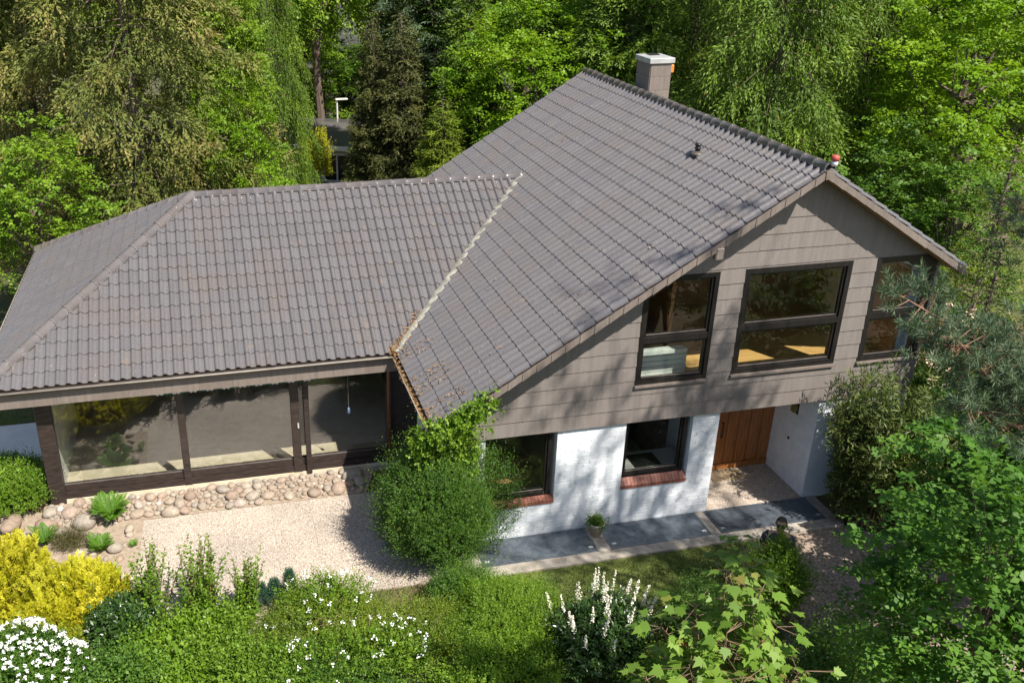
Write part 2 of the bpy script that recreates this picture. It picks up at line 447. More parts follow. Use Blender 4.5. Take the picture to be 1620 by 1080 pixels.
# white brick ground floor: core walls with bricks standing proud of recessed joints
def brick_field(b, O, U, Nn, x0, x1, z0, z1, holes):
    O, U, Nn = Vector(O), Vector(U), Vector(Nn); bw, bh, jt = .24, .066, .011
    r = 0; z = z0
    while z < z1 - .01:
        x = x0 - (r % 2) * (bw + jt) / 2
        while x < x1:
            for c in rect_minus(max(x, x0), min(x + bw, x1), z, min(z + bh, z1), holes):
                if c[1] - c[0] < .02: continue
                pr = .005 + random.uniform(0, .004)
                bs = [O + U*a + Vector((0,0,e)) for a, e in ((c[0],c[2]),(c[1],c[2]),(c[1],c[3]),(c[0],c[3]))]
                b.add(bs + [q + Nn*pr for q in bs], [(4,5,6,7),(0,1,5,4),(1,2,6,5),(2,3,7,6),(3,0,4,7)])
            x += bw + jt
        z += bh + jt; r += 1
b = MB()
for c in rect_minus(XL, XR, -.3, 2.395, LOW_H): b.box(c[0], c[1], YW, YW + .30, c[2], c[3])
b.box(XL, XL + .28, YW + .302, 3.88, -.3, 3.0)                       # side wall towards the wing
b.box(XE - .26, XE, YW + .302, YW + DD + .1, -.3, 2.39)              # porch sides
b.box(XP, XP + .26, YW + .302, YW + DD + .1, -.3, 2.39)
b.box(XR - .28, XR, YW + .302, L - .5, -.3, 4.9)                     # right flank
b.prism([(x, L - .5, z) for x, z in gable_clip([(XL + .3, -.3), (XR - .3, -.3), (XR - .3, 7.0), (XL + .3, 7.0)])], (0, -.3, 0))
wwall = b.build('brick_wall', M_WHITE, house)
b = MB(); brick_field(b, (0, YW, 0), (1,0,0), (0,-1,0), XL, XR, .0, 2.385, LOW_H)
brick_field(b, (XP, YW, 0), (0,1,0), (-1,0,0), .004, DD, .0, 2.385, [])
brick_field(b, (XL, YW, 0), (0,1,0), (-1,0,0), .004, 3.1, .0, 3.0, [])
tag(b.build('brickwork', M_WHITE, wwall), kind='stuff')
MB().box(XL, XR, OV + .0, YW + DD + .1, 2.40, 2.46).build('porch_soffit', M_FASCIA, house)

# floors, interior walls
b = MB(); b.box(XL + .29, XR - .29, .97, 6.0, 2.85, 2.95); b.build('upper_floor', M_PINE, house)
b = MB()
for (xa, xb, ya, yb) in ((XL + .29, XR - .29, 4.6, 4.7), (5.72, 5.80, 2.6, 4.59)):
    pz = clip_poly([(xa, 2.96), (xb, 2.96), (xb, 7.3), (xa, 7.3)], -T, 1, ZE - .25)
    pz = clip_poly(pz, T, 1, ZR + T*R - .25)
    b.prism([(x, yb, z) for x, z in pz], (0, ya - yb, 0))
b.box(XR - .36, XR - .285, .97, 4.59, 2.96, 5.0); b.box(XL + .285, XL + .36, .97, 4.59, 2.96, 3.1); b.build('upper_room_wall', M_PANEL, house)
b = MB(); b.box(XL + .29, XE - .27, .97, 4.2, -.02, .02); b.build('kitchen_floor', M_INWALL, house)
b = MB(); b.box(XL + .29, XE - .27, 4.1, 4.2, .03, 2.8); b.box(3.1, 3.2, 1.0, 4.09, .03, 2.8); b.build('kitchen_wall', M_INWALL, house)
b = MB(); b.box(-7.3, XL, 3.82, 10.9, -.02, .13); b.build('wing_floor', M_CARPET, house)
b = MB(); b.box(-7.36, -7.12, 3.97, 11.2, -.3, 2.75); b.box(-7.36, .5, 11.0, 11.2, -.3, 2.75); b.build('wing_wall', M_PLASTER, house)
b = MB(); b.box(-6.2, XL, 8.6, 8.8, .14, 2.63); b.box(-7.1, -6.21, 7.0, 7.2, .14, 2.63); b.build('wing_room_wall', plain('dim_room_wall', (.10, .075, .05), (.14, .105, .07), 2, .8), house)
b = MB(); b.box(-7.3, XL, 3.60, 11.2, 2.64, 2.70); b.build('wing_ceiling', M_FASCIA, house)

# porch floor, door
b = MB(); b.box(XE + .002, XP - .002, .645, YW + DD, -.3, .022); b.build('porch_floor', M_AGG, house)
YD = YW + DD
door = MB().box(XE, XP, YD + .03, YD + .09, 0.0, 2.42).build('door', M_DOOR, house)
n = 8; pw = (XP - XE) / n
for i in range(n):
    bevel(MB().box(XE + i*pw + .012, XE + (i+1)*pw - .012, YD, YD + .032, .17, 2.40).build('plank', M_DOOR, door), .008)
MB().box(XE + .001, XP - .001, YD - .012, YD + .03, .024, .165).build('kick_board', M_DOOR, door)
b = MB(); b.tube([(7.02, YD - .05, .85), (7.02, YD - .05, 1.25)], .014, 8); b.obox((7.02, YD - .02, .88), ((1,0,0),(0,1,0),(0,0,1)), (.012,.035,.012)); b.obox((7.02, YD - .02, 1.22), ((1,0,0),(0,1,0),(0,0,1)), (.012,.035,.012)); b.build('handle', M_BLACK, door)
wl = MB().box(XP - .10, XP - .008, 1.28, 1.42, 1.73, 1.92).build('porch_lamp', M_LAMPBR, house); bevel(wl, .015)
MB().box(XP - .016, XP - .006, 1.26, 1.44, 1.70, 1.95).build('back_plate', M_BLACK, wl)
MB().lathe([(.035, 0), (.03, .02), (.01, .03)], (0, 0, 0), 12).build('bell_push', M_BLACK, house).matrix_basis = Matrix.Translation((XP - .006, 1.42, 1.05)) @ Matrix.Rotation(-math.pi/2, 4, 'Y')

# windows
def window(x0, x1, z0, z1, y, depth=.14, fw=.085, transom=None, cut=None, sash=.045, label=None):
    b = MB(); yb = y + depth
    b.box(x0, x0 + fw, y, yb, z0, z1); b.box(x1 - fw, x1, y, yb, z0, z1)
    b.box(x0 + fw, x1 - fw, y + .002, yb, z0, z0 + fw); b.box(x0 + fw, x1 - fw, y + .002, yb, z1 - fw, z1)
    lights = [(x0 + fw, x1 - fw, z0 + fw, z1 - fw)]
    if transom:
        b.box(x0 + fw, x1 - fw, y + .004, yb, transom - .06, transom + .06)
        lights = [(x0 + fw, x1 - fw, z0 + fw, transom - .06), (x0 + fw, x1 - fw, transom + .06, z1 - fw)]
    if cut:                       # a corner closed off under the sloping roof
        s, w_, h_ = cut
        xa, xb = (x0 + fw, x0 + fw + w_) if s < 0 else (x1 - fw, x1 - fw - w_)
        b.prism([(xa, y + .006, z1 - fw), (xb, y + .006, z1 - fw), (xa, y + .006, z1 - fw - h_)], (0, depth - .02, 0))
    w = b.build('window', M_FRAME, house)
    for (a, c, d, e) in lights:
        s_ = MB(); q = y + .035; s2 = sash
        s_.box(a + .001, a + s2, q, q + .06, d + .001, e - .001); s_.box(c - s2, c - .001, q, q + .06, d + .001, e - .001)
        s_.box(a + s2, c - s2, q + .001, q + .06, d + .001, d + s2); s_.box(a + s2, c - s2, q + .001, q + .06, e - s2, e - .001)
        s_.build('sash', M_FRAME, w)
        MB().box(a + s2 - .005, c - s2 + .005, q + .025, q + .033, d + s2 - .005, e - s2 + .005).build('pane', M_GLASS, w)
        MB().box(a + s2 + .01, c - s2 - .01, q - .012, q + .004, d + s2 + .002, d + s2 + .014).build('glazing_bead', M_SASH, w)
    return w
w = window(*WIN1, OV - .02, transom=4.12, cut=(-1, .58, .36))
MB().box(WIN1[0] - .01, WIN1[1] + .01, OV - .07, OV + .02, WIN1[2] - .045, WIN1[2] - .002).build('sill', M_BARGE, w)
w = window(*WIN2, OV - .02, transom=4.18, fw=.10)
MB().box(WIN2[0] - .01, WIN2[1] + .01, OV - .07, OV + .02, WIN2[2] - .05, WIN2[2] - .002).build('sill', M_BARGE, w)
w = window(*WIN3, OV - .02, transom=4.18, cut=(1, .62, .42))
MB().box(WIN3[0] - .01, WIN3[1] + .01, OV - .07, OV + .02, WIN3[2] - .045, WIN3[2] - .002).build('sill', M_BARGE, w)
for lw, zs in ((LOW1, .86), (LOW2, 1.03)):
    w = window(lw[0] + .005, lw[1] - .06, zs, 2.40, YW + .09, fw=.075)
    sill = MB().box(lw[0] + .002, lw[1] - .002, YW + .03, YW + .26, lw[2] - .05, lw[2] + .03).build('sill', M_RBRICK, w)
    nb = 19; bw = (lw[1] - lw[0]) / nb
    for i in range(nb):
        xa = lw[0] + i * bw
        MB().add([(xa+.003, YW-.035, lw[2]-.06), (xa+bw-.003, YW-.035, lw[2]-.06), (xa+bw-.003, YW+.10, lw[2]-.05), (xa+.003, YW+.10, lw[2]-.05),
                  (xa+.003, YW-.035, lw[2]+.012), (xa+bw-.003, YW-.035, lw[2]+.012), (xa+bw-.003, YW+.10, zs+.01), (xa+.003, YW+.10, zs+.01)],
                 [(0,3,2,1),(4,5,6,7),(0,1,5,4),(1,2,6,5),(2,3,7,6),(3,0,4,7)]).build('sill_brick', M_RBRICK, w)

# wing glass front
YG = 3.90
b = MB(); b.box(-7.36, -7.05, YG - .14, YG + .06, .06, 2.64)
gf = b.build('glass_front', M_BEAM, house)
bevel(gf, .01)
MB().box(-7.05, -.02, YG - .03, YG + .10, .30, .45).build('bottom_rail', M_BEAM, gf)
MB().box(-7.05, XL - .02, YG - .06, YG + .10, .07, .29).build('base_board', M_BEAM, gf)
MB().box(-7.05, XL - .02, YG - .02, YG + .10, 2.42, 2.64).build('top_rail', M_BEAM, gf)
MB().box(-4.60, -4.45, YG - .075, YG + .05, .08, 2.62).build('post', M_BEAM, gf)
MB().box(-2.24, -2.06, YG - .075, YG + .05, .08, 2.62).build('post', M_BEAM, gf)
MB().box(-1.96, -1.85, YG - .12, YG - .03, .09, 2.62).build('post', M_BEAM, gf)
MB().box(-.12, -.02, YG - .04, YG + .05, .30, 2.62).build('post', M_BEAM, gf)
for a, c in ((-7.05, -4.60), (-4.45, -2.24), (-1.85, -.12)):
    MB().box(a, c, YG + .01, YG + .02, .45, 2.43).build('pane', M_GLASSW, gf)
    MB().box(a, c, YG - .012, YG + .005, .452, .468).build('glazing_bead', M_SASH, gf)
MB().box(-2.06, -1.96, YG + .03, YG + .04, .45, 2.43).build('pane', M_GLASS, gf)
h_ = MB().box(-2.115, -2.085, YG - .10, YG - .078, 1.25, 1.37).build('handle', M_CLIP, gf)
MB().box(XL - .004, XL - .001, 3.2, 3.9, .0, 2.6)
MB().box(-.02, XL - .002, YG - .0, YG + .12, .08, 2.63).build('end_panel', M_BEAM, gf)
MB().box(-7.4, XL - .01, YG - .16, YG + .12, -.2, .062).build('plinth', M_CONC, gf)

# ------------------------------------------------------------------ roof
Vz = Vector((0, 0, 1))
def plane_frame(O, U, S):
    U = Vector(U).normalized(); S = Vector(S).normalized(); return Vector(O), U, S, U.cross(S).normalized()
b = MB()
def deck(poly, off=-.055, th=-.10):
    p = [Vector(q) for q in poly]; n = (p[1]-p[0]).cross(p[2]-p[0]).normalized()
    if n.z < 0: p.reverse(); n = -n
    b.prism([q + n*off for q in p], n * th)
XRE = 10.55; ZRE = ZR - T * (XRE - R)
deck([(0.02, .05, ZE), (R, .05, ZR), (R, L, ZR), (0.02, L, ZE)])
deck([(R, VR + .05, ZR), (XRE, VR + .05, ZRE), (XRE, L, ZRE), (R, L, ZR)])
deck([(-W, W0, ZE), (0, W0, ZE), (XV, W0 + H, ZWR), (-W + H2, W0 + H, ZWR)])
deck([(-W, W0, ZE), (-W + H2, W0 + H, ZWR), (-W, W0 + H + HB, ZE)])
deck([(-W, W0 + H + HB, ZE), (-W + H2, W0 + H, ZWR), (XV, W0 + H, ZWR), (0, W0 + H + HB, ZE)])
roof = b.build('roof', M_DECK, house)

TWD, TLN, TOV = .2035, .345, .06
PROF = [(0, .004), (.04, .026), (.12, .049), (.21, .059), (.30, .056), (.39, .042), (.47, .018), (.60, -.002), (.82, -.003), (1.0, .006)]
def tile_template():
    V = []; F = []; n = len(PROF); Lt = TLN + TOV
    for k, v in enumerate((0.0, Lt)):
        for u, h in PROF: V.append((u * TWD * 1.02, v, h + .024 * (1 - v / Lt)))
    for i in range(n - 1): F.append((i, i+1, n+i+1, n+i))
    o = len(V)
    for u, h in PROF: V.append((u * TWD * 1.02, 0, h + .024))
    for u, h in PROF: V.append((u * TWD * 1.02, 0.004, h + .024 - .018))
    for i in range(n - 1): F.append((o+n+i, o+n+i+1, o+i+1, o+i))
    return np.array(V), np.array(F)
TV, TF = tile_template()
tile_vars = []
for k in range(8):
    V = TV.copy(); V[:, 2] += rng.normal(0, .0012, len(V))
    tile_vars.append(np_data('roof_tile', V, TF, M_TILE, np.full(len(TF), (k + .5) / 8), smooth=True))
cand = []; field_V = []; field_F = []; field_T = []; nv = 0
border_jobs = []
def field(O, U, S, ncol, nrow, inside, plane_for, u0=0.0, single=True):
    global nv
    O, U, S, Nn = plane_frame(O, U, S)
    B = np.array([U, S, Nn]); On = np.array(O)
    for r in range(nrow):
        for c in range(ncol):
            lu, lv = u0 + c * TWD, r * TLN
            cs = [On + B[0]*(lu+a) + B[1]*(lv+e) for a in (0, TWD) for e in (0, TLN)]
            ins = [inside(p[0], p[1]) for p in cs]
            if not any(ins): continue
            jit = np.array([rng.normal(0, .0015), rng.normal(0, .0025), rng.normal(0, .0012)])
            rot = rng.normal(0, .004)
            if all(ins):
                cand.append((On + B[0]*lu + B[1]*lv + jit @ B, B, rot, single, Nn))
            else:
                t = TV + np.array([lu, lv, 0]) + jit
                border_jobs.append((On + t @ B, plane_for((cs[0] + cs[3]) / 2)))
# main slope seen from the garden; eave at x = 0
def in_A(x, y):
    if x >= XV: return True
    return (y < W0 + x * T / TW) or (y > W0 + H + HB - x * T / TW)
def pl_A(c):
    if c[1] < W0 + H: return ((0, W0, 0), (-1, TW / T, 0))
    return ((0, W0 + H + HB, 0), (-1, -TW / T, 0))
field((0, L, ZE - .03), (0, -1, 0), (1, 0, T), int(round(L / TWD)), 24, in_A, pl_A)
def in_B(x, y): return True
field((XRE, VR, ZRE - .03), (0, 1, 0), (-1, 0, T), int((L - VR) / TWD), 12, lambda x, y: x > R, lambda c: ((R, 0, 0), (-1, 0, 0)), single=False)
hs = H / H2
def in_C(x, y): return x > -W + (y - W0) / hs and x < (y - W0) * TW / T and y < W0 + H + .02
def pl_C(c):
    if c[0] < -2: return ((-W, W0, 0), (-hs, 1, 0))
    return ((0, W0, 0), (1, -TW / T, 0))
field((-W, W0, ZE - .03), (1, 0, 0), (0, 1, TW), int((W + XV) / TWD) + 1, 14, in_C, pl_C)
td = TW * H / H2
def in_D(x, y): return y > W0 + (x + W) * hs and y < W0 + H + HB - (x + W) * HB / H2
def pl_D(c):
    if c[1] < W0 + H: return ((-W, W0, 0), (hs, -1, 0))
    return ((-W, W0 + H + HB, 0), (HB / H2, 1, 0))
field((-W, W0 + H + HB, ZE - .03), (0, -1, 0), (1, 0, td), int((H + HB) / TWD) + 1, 15, in_D, pl_D)

def score(c):
    p = c[0] + c[1][0]*TWD/2 + c[1][1]*TLN/2; d = _C - p; q = np.linalg.norm(d)
    rel = p - _C; zc = rel @ _FW; px = PPX + FPX * (rel @ _RT) / zc
    return (d @ np.array(c[4])) / q ** 3 if (c[3] and px > 8) else -1
order = sorted(range(len(cand)), key=lambda i: -score(cand[i]))
for i in order[:290]:
    p, B, rot, _, _ = cand[i]
    M = Matrix(((B[0][0], B[1][0], B[2][0], p[0]), (B[0][1], B[1][1], B[2][1], p[1]), (B[0][2], B[1][2], B[2][2], p[2]), (0, 0, 0, 1)))
    mesh_obj('roof_tile', random.choice(tile_vars), roof, M @ Matrix.Rotation(rot, 4, 'Z'))
for i in order[290:]:
    p, B, rot, _, _ = cand[i]
    field_V.append(p + TV @ B); field_F.append(TF + nv); nv += len(TV)
    field_T.append(np.full(len(TF), rng.random()))
tag(np_obj('roof_tile_field', np.concatenate(field_V), np.concatenate(field_F), M_TILE, roof, np.concatenate(field_T), smooth=True), kind='stuff')
bm = bmesh.new()
groups = {}
for V, pl in border_jobs: groups.setdefault(pl, []).append(V)
allv, allf = [], []
for pl, Vs in groups.items():
    bm = bmesh.new()
    for V in Vs:
        vs = [bm.verts.new(v) for v in V]
        for f in TF: bm.faces.new([vs[i] for i in f])
    bmesh.ops.bisect_plane(bm, geom=bm.verts[:] + bm.edges[:] + bm.faces[:], plane_co=pl[0], plane_no=pl[1], clear_outer=True)
    for f in bm.faces: f.smooth = True
    me = bpy.data.meshes.new('cut_tiles'); bm.to_mesh(me); bm.free(); me.materials.append(M_TILE)
    a = me.attributes.new('tint', 'FLOAT', 'FACE'); a.data.foreach_set('value', rng.random(len(me.polygons)) * .25 + .4)
    tag(mesh_obj('cut_tile_edge', me, roof), kind='stuff')

def cap_mesh(ln, r0, r1, drop):
    V, F = [], []; n = 9
    for k, (v, r) in enumerate(((0, r0), (.05, r0), (.052, r0 * .97), (ln, r1))):
        for i in range(n):
            a = math.pi * (i / (n - 1)); V.append((r * math.cos(a) * 1.05, v, r * math.sin(a) * .9 - drop * abs(math.cos(a)) ** 2))
    for k in range(3):
        for i in range(n - 1): F.append((k*n+i, (k+1)*n+i, (k+1)*n+i+1, k*n+i+1))
    o = len(V)
    for i in range(n):
        a = math.pi * (i / (n - 1)); V.append((r0 * math.cos(a) * 1.05, 0, r0 * math.sin(a) * .9 - drop * abs(math.cos(a)) ** 2))
    for i in range(n):
        a = math.pi * (i / (n - 1)); r = r0 - .02; V.append((r * math.cos(a) * 1.05, .003, r * math.sin(a) * .9 - drop * abs(math.cos(a)) ** 2))
    for i in range(n - 1): F.append((o+i, o+i+1, o+n+i+1, o+n+i))
    return V, F
def caps(A, B_, pitch, lift=.02, r=.115, mat=None):
    A, B_ = Vector(A), Vector(B_); d = (B_ - A); n = int(round(d.length / pitch)); p = d.length / n; d.normalize()
    s = d.cross(Vz).normalized(); u = s.cross(d).normalized()
    V, F = cap_mesh(p + .045, r, r * .86, .03)
    mes = [np_data('ridge_cap', V, F, M_CAP, np.full(len(F), t), smooth=True) for t in (.1, .4, .7, .95)]
    for i in range(n):
        o = A + d * (p * i) + u * (lift + random.uniform(-.004, .004))
        M = Matrix(((s.x, d.x, u.x, o.x), (s.y, d.y, u.y, o.y), (s.z, d.z, u.z, o.z), (0, 0, 0, 1)))
        mesh_obj('ridge_cap', random.choice(mes), roof, M @ Matrix.Rotation(random.uniform(-.012, .012), 4, 'Z'))
caps((R, .02, ZR), (R, L, ZR), .36, lift=-.01)
caps((XV - .03, W0 + H, ZWR), (-W + H2, W0 + H, ZWR), .36, lift=-.02, r=.105)
caps((-W - .02, W0 - .02, ZE), (-W + H2, W0 + H, ZWR), .40, lift=-.01, r=.12)
caps((-W - .02, W0 + H + HB + .02, ZE), (-W + H2, W0 + H, ZWR), .40, lift=-.01, r=.12)
# valley sheets
def valley(A, B_, w):
    A, B_ = Vector(A), Vector(B_); d = (B_ - A); n = 34; s = d.cross(Vz).normalized(); vs, fs = [], []
    for i in range(n + 1):
        p = A + d * (i / n)
        for k, (o, dz) in enumerate(((-w, .020), (-w*.55, .050), (0, .044), (w*.55, .050), (w, .020))):
            j = random.uniform(-.012, .012)
            vs.append(p + s * (o + j) + Vz * (dz + random.uniform(-.004, .006)))
    for i in range(n):
        for k in range(4): fs.append((i*5+k, i*5+k+1, (i+1)*5+k+1, (i+1)*5+k))
    MB().add(vs, fs).build('valley_sheet', M_LEAD, roof, smooth=True)
valley((-.05, W0 - .04, ZE), (XV, W0 + H, ZWR), .075)
valley((-.05, W0 + H + HB + .05, ZE), (XV, W0 + H, ZWR), .075)

# barge slates along the verges
def barge(A, B_, n, y, mat=M_BARGE, h=.115, up=.015):
    A, B_ = Vector(A), Vector(B_); d = B_ - A
    for i in range(n):
        p, q = A + d * (i / n), A + d * ((i + 1.06) / n)
        j = random.uniform(-.008, .008)
        vs = [(p.x, y - .010, p.z + up), (q.x, y + .002, q.z + up), (q.x, y + .002, q.z - h + j), (p.x, y - .010, p.z - h + j - .008)]
        MB().add(vs + [(v[0], y + .03, v[2]) for v in vs], [(3,2,1,0),(4,5,6,7),(0,1,5,4),(1,2,6,5),(2,3,7,6),(3,0,4,7)]).build('barge_slate', mat, roof)
barge((.03, 0, ZE - .045), (R, 0, ZR - .045), 27, .0)
barge((XRE, 0, ZRE - .045), (R, 0, ZR - .045), 14, VR)
b = MB()
b.prism([(.05, .032, ZE - .16), (R, .032, ZR - .16), (R, .032, ZR - .13), (.05, .032, ZE - .13)], (0, OV - .036, 0))
b.prism([(R, VR + .032, ZR - .16), (XRE, VR + .032, ZRE - .16), (XRE, VR + .032, ZRE - .13), (R, VR + .032, ZR - .13)], (0, OV - VR - .036, 0))
b.build('verge_soffit', M_FRAME, roof)
bevel(MB().box(5.03, 5.19, -.02, .10, ZE + T*5.1 - .36, ZE + T*5.1 - .13).build('purlin_end', M_BARGE, roof), .02)
MB().box(R - .08, R + .08, -.02, VR + .02, ZR - .20, ZR - .06).build('ridge_block', M_BARGE, roof)
b = MB(); b.lathe([(.055, 0), (.06, .06), (.05, .09)], (R + .06, .02, ZR + .03), 12); fin = b.build('ridge_finial', M_PLASTER, roof, True)
MB().lathe([(.05, .09), (.068, .10), (.072, .15), (.06, .18), (.02, .195)], (R + .06, .02, ZR + .03), 12).build('finial_cap', M_RED, fin, True)

# fascias and gutters
def gutter(A, B_, outv, r=.065):
    A, B_, o = Vector(A), Vector(B_), Vector(outv); vs, fs = [], []; n = 9
    for p in (A, B_):
        for rr in (r, r - .006):
            for i in range(n):
                a = math.pi * i / (n - 1); vs.append(p + o * (r - rr * math.cos(a)) - Vz * rr * math.sin(a))
    for i in range(n - 1):
        fs.append((i, i+1, 2*n+i+1, 2*n+i)); fs.append((n+i, 3*n+i, 3*n+i+1, n+i+1))
    g = MB().add(vs, fs).build('gutter', M_GUT, roof, True)
    MB().tube([A + o * (2*r - .004) + Vz*.002, B_ + o * (2*r - .004) + Vz*.002], .011, 8).build('gutter_rim', M_GUTRIM, g, True)
    MB().add([A, A + o*2*r, A + o*2*r - Vz*r*.9, A - Vz*r*.9], [(0,1,2,3)]).build('end_cap', M_GUT, g)
    return g
GZ = ZE - .055
gutter((-W - .1, W0 + .03, GZ), (-.10, W0 + .03, GZ), (0, -1, 0))
gutter((-.0, W0 + .0, GZ), (-.0, .02, GZ), (-1, 0, 0))
gutter((-W + .03, W0 - .1, GZ), (-W + .03, W0 + H + HB + .1, GZ), (-1, 0, 0))
for i in range(12):
    xa = -W + .05 + i * (W - .05) / 12
    MB().box(xa + .0015, xa + (W - .05) / 12 - .0015, W0 + .035, W0 + .065, 2.635 + random.uniform(-.003, .003), ZE - .05).build('fascia_slate', M_BARGE, roof)
MB().box(-W + .05, .0, W0 + .07, W0 + .60, 2.66, 2.69).build('eave_soffit', M_FASCIA, roof)
MB().box(.03, .06, .03, W0 + .03, 2.66, ZE - .05).build('fascia', M_FASCIA, roof)
MB().box(.065, XL, .03, YG, 2.70, 2.73).build('eave_soffit', M_FASCIA, roof)
b = MB(); b.box(-W + .035, -W + .065, W0 + .07, W0 + H + HB, 2.635, ZE - .05); b.box(-W + .07, -7.36, W0 + .62, W0 + H + HB, 2.66, 2.69); b.build('fascia', M_FASCIA, roof)
MB().tube([(-.10, YG - .30, 2.95), (-.10, YG - .22, 2.7), (-.10, YG - .12, 2.5), (-.10, YG - .12, .12)], .04, 10).build('downpipe', M_COPPER, roof, True)

# chimney, vent pipe
CHX0, CHX1, CHY0, CHY1, CHT = 7.42, 7.97, 8.05, 8.80, 8.10
b = MB(); b.box(CHX0, CHX1, CHY0, CHY1, 6.2, CHT - .1); chim = b.build('chimney', M_FRAME, roof)
for s in range(5):
    z0 = 6.35 + s * .335
    for i in range(1 if True else 2):
        pass
    for (xa, xb) in ((CHX0, (CHX0+CHX1)/2 + (.12 if s % 2 else -.1)), ((CHX0+CHX1)/2 + (.12 if s % 2 else -.1), CHX1)):
        MB().box(xa + .002, xb - .002, CHY0 - .018, CHY0 - .001, z0 + .003, z0 + .333).build('chimney_slate', M_BARGE, chim)
    for k in range(3):
        ya = CHY0 + k * .25
        MB().box(CHX0 - .018, CHX0 - .001, ya + .002, ya + .248, z0 + .003, z0 + .333).build('chimney_slate', M_SLATE, chim)
bevel(MB().box(CHX0 - .06, CHX1 + .06, CHY0 - .06, CHY1 + .06, CHT - .10, CHT + .03).build('chimney_cap', M_METALW, chim), .01)
MB().box(7.6, 7.85, 8.5, 8.75, CHT + .03, CHT + .06).build('flue_rim', M_BLACK, chim)
bevel(MB().box(CHX1 + .02, CHX1 + .14, CHY0 + .1, CHY0 + .25, CHT - .36, CHT - .16).build('orange_box', M_ORANGE, chim), .02)
_d = ray(1103, 243); _t = (ZE + T * CX - CZ) / (_d[2] - T * _d[0]); vx, vy, vzr = (_C + _d * _t)
b = MB(); b.lathe([(.05, -.2), (.05, .10), (.065, .11), (.065, .135), (.05, .145), (.05, .165), (.068, .175), (.068, .21), (.02, .225)], (vx, vy, vzr), 14); vp = b.build('vent_pipe', M_BLACK, roof, True)
MB().lathe([(.16, -.02), (.13, .03), (.06, .06)], (vx, vy, vzr), 14).build('vent_collar', M_GUT, vp, True)

# awning valance tucked under the fascia (retracted awning)
aw = thing('awning', (-3.4, W0 + .25, 2.45), 'retracted awning with green and cream scalloped valance under the wing eave', 'awning')
MB().box(-4.95, -1.65, W0 + .16, W0 + .36, 2.57, 2.64).build('awning_case', M_GUT, aw)
n = 40; dx = 3.3 / n
for i in range(n):
    xa = -4.95 + i * dx; dpt = .12 + .02 * math.sin(i)
    pts = [(xa, W0 + .10, 2.66), (xa + dx, W0 + .10, 2.66)] + [(xa + dx - dx * k / 4, W0 + .10, 2.66 - .065 - .03 * math.sin(math.pi * k / 4)) for k in range(5)]
    MB().prism(pts, (0, .006, 0)).build('scallop', M_AWG if (i // 2) % 2 else M_AWW, aw)
b = MB(); b.tube([(-1.0, W0 + .45, 2.6), (-1.0, W0 + .45, 1.62)], .008, 6); hk = thing('awning_crank', (-1.0, W0 + .45, 1.5), 'thin hanging crank rod with blue grip before dark glass', 'crank rod')
b.build('rod', M_GUT, hk)
MB().lathe([(.01, 0), (.035, .03), (.03, .12), (.012, .16)], (-1.0, W0 + .45, 1.5), 10).build('grip', plain('blue_grip', (.08, .14, .22), None, rough=.4), hk, True)

# things seen through the windows
rd = thing('radiator', (4.75, 1.15, 2.95), 'white louvred radiator on upper floor behind the gable window beside the verge', 'radiator')
for i in range(5): MB().box(4.15, 5.4, 1.15 + .0, 1.24, 3.05 + i * .115, 3.05 + i * .115 + .095).build('louvre', M_RADI, rd)
MB().box(4.2, 5.35, 1.25, 1.29, 2.95, 3.62).build('back_panel', M_RADI, rd)
kc = thing('kitchen_counter', (4.7, 1.4, .02), 'grey kitchen counter with black hob behind the ground floor window by the porch', 'counter')
MB().box(3.35, 5.65, 1.05, 1.7, .02, .93).build('cabinet', M_INWALL, kc)
MB().box(3.33, 5.68, 1.03, 1.74, .93, .97).build('worktop', M_COUNTER, kc)
MB().box(4.55, 5.15, 1.12, 1.62, .972, .982).build('hob', M_BLACK, kc)
MB().box(4.33, 4.37, 1.03, 1.74, .972, .985).build('edge_strip', M_CLIP, kc)
rt_ = thing('round_table', (2.0, 2.1, .02), 'round brown table behind the ground floor window beside the big bush', 'table')
MB().lathe([(.62, .72), (.64, .735), (.62, .755)], (2.0, 2.1, .02), 28).build('table_top', M_PANEL, rt_, True)
MB().lathe([(.28, 0), (.06, .06), (.05, .70)], (2.0, 2.1, .02), 14).build('pedestal', M_PANEL, rt_, True)

# ------------------------------------------------------------------ light-well grates, mat, pot
def grate(x0, x1, y0, y1, label):
    g = thing('light_well_grate', ((x0+x1)/2, (y0+y1)/2, 0), label, 'grate', 'steel grates over the light wells')
    b = MB(); b.box(x0, x1, y0, y0 + .012, -.01, .026); b.box(x0, x1, y1 - .012, y1, -.01, .026); b.box(x0, x0 + .012, y0 + .013, y1 - .013, -.01, .026); b.box(x1 - .012, x1, y0 + .013, y1 - .013, -.01, .026); b.build('rim', M_STEEL, g)
    b = MB(); x = x0 + .03
    while x < x1 - .02: b.box(x, x + .009, y0 + .013, y1 - .013, -.006, .024); x += .030
    y = y0 + .03
    while y < y1 - .02: b.box(x0 + .013, x1 - .013, y, y + .009, .0, .0255); y += .030
    tag(b.build('bar_mesh', M_STEEL, g), kind='stuff')
    for px in (x0 + .10, x1 - .10): MB().box(px - .045, px + .045, y0 + .12, y0 + .17, .027, .036).build('clip', M_CLIP, g)
grate(.96, 3.29, -.148, .635, 'steel light-well grate disappearing under the big round bush')
grate(3.585, 5.735, -.148, .635, 'steel light-well grate below the kitchen window, right of the flower pot')
grate(5.955, 8.325, -.148, .635, 'steel light-well grate in front of the porch entrance')
tag(bevel(MB().box(6.72, 7.50, 1.58, 2.03, .022, .04).build('door_mat', M_MAT), .006), 'brown coir mat lying before the wooden front door', 'door mat')

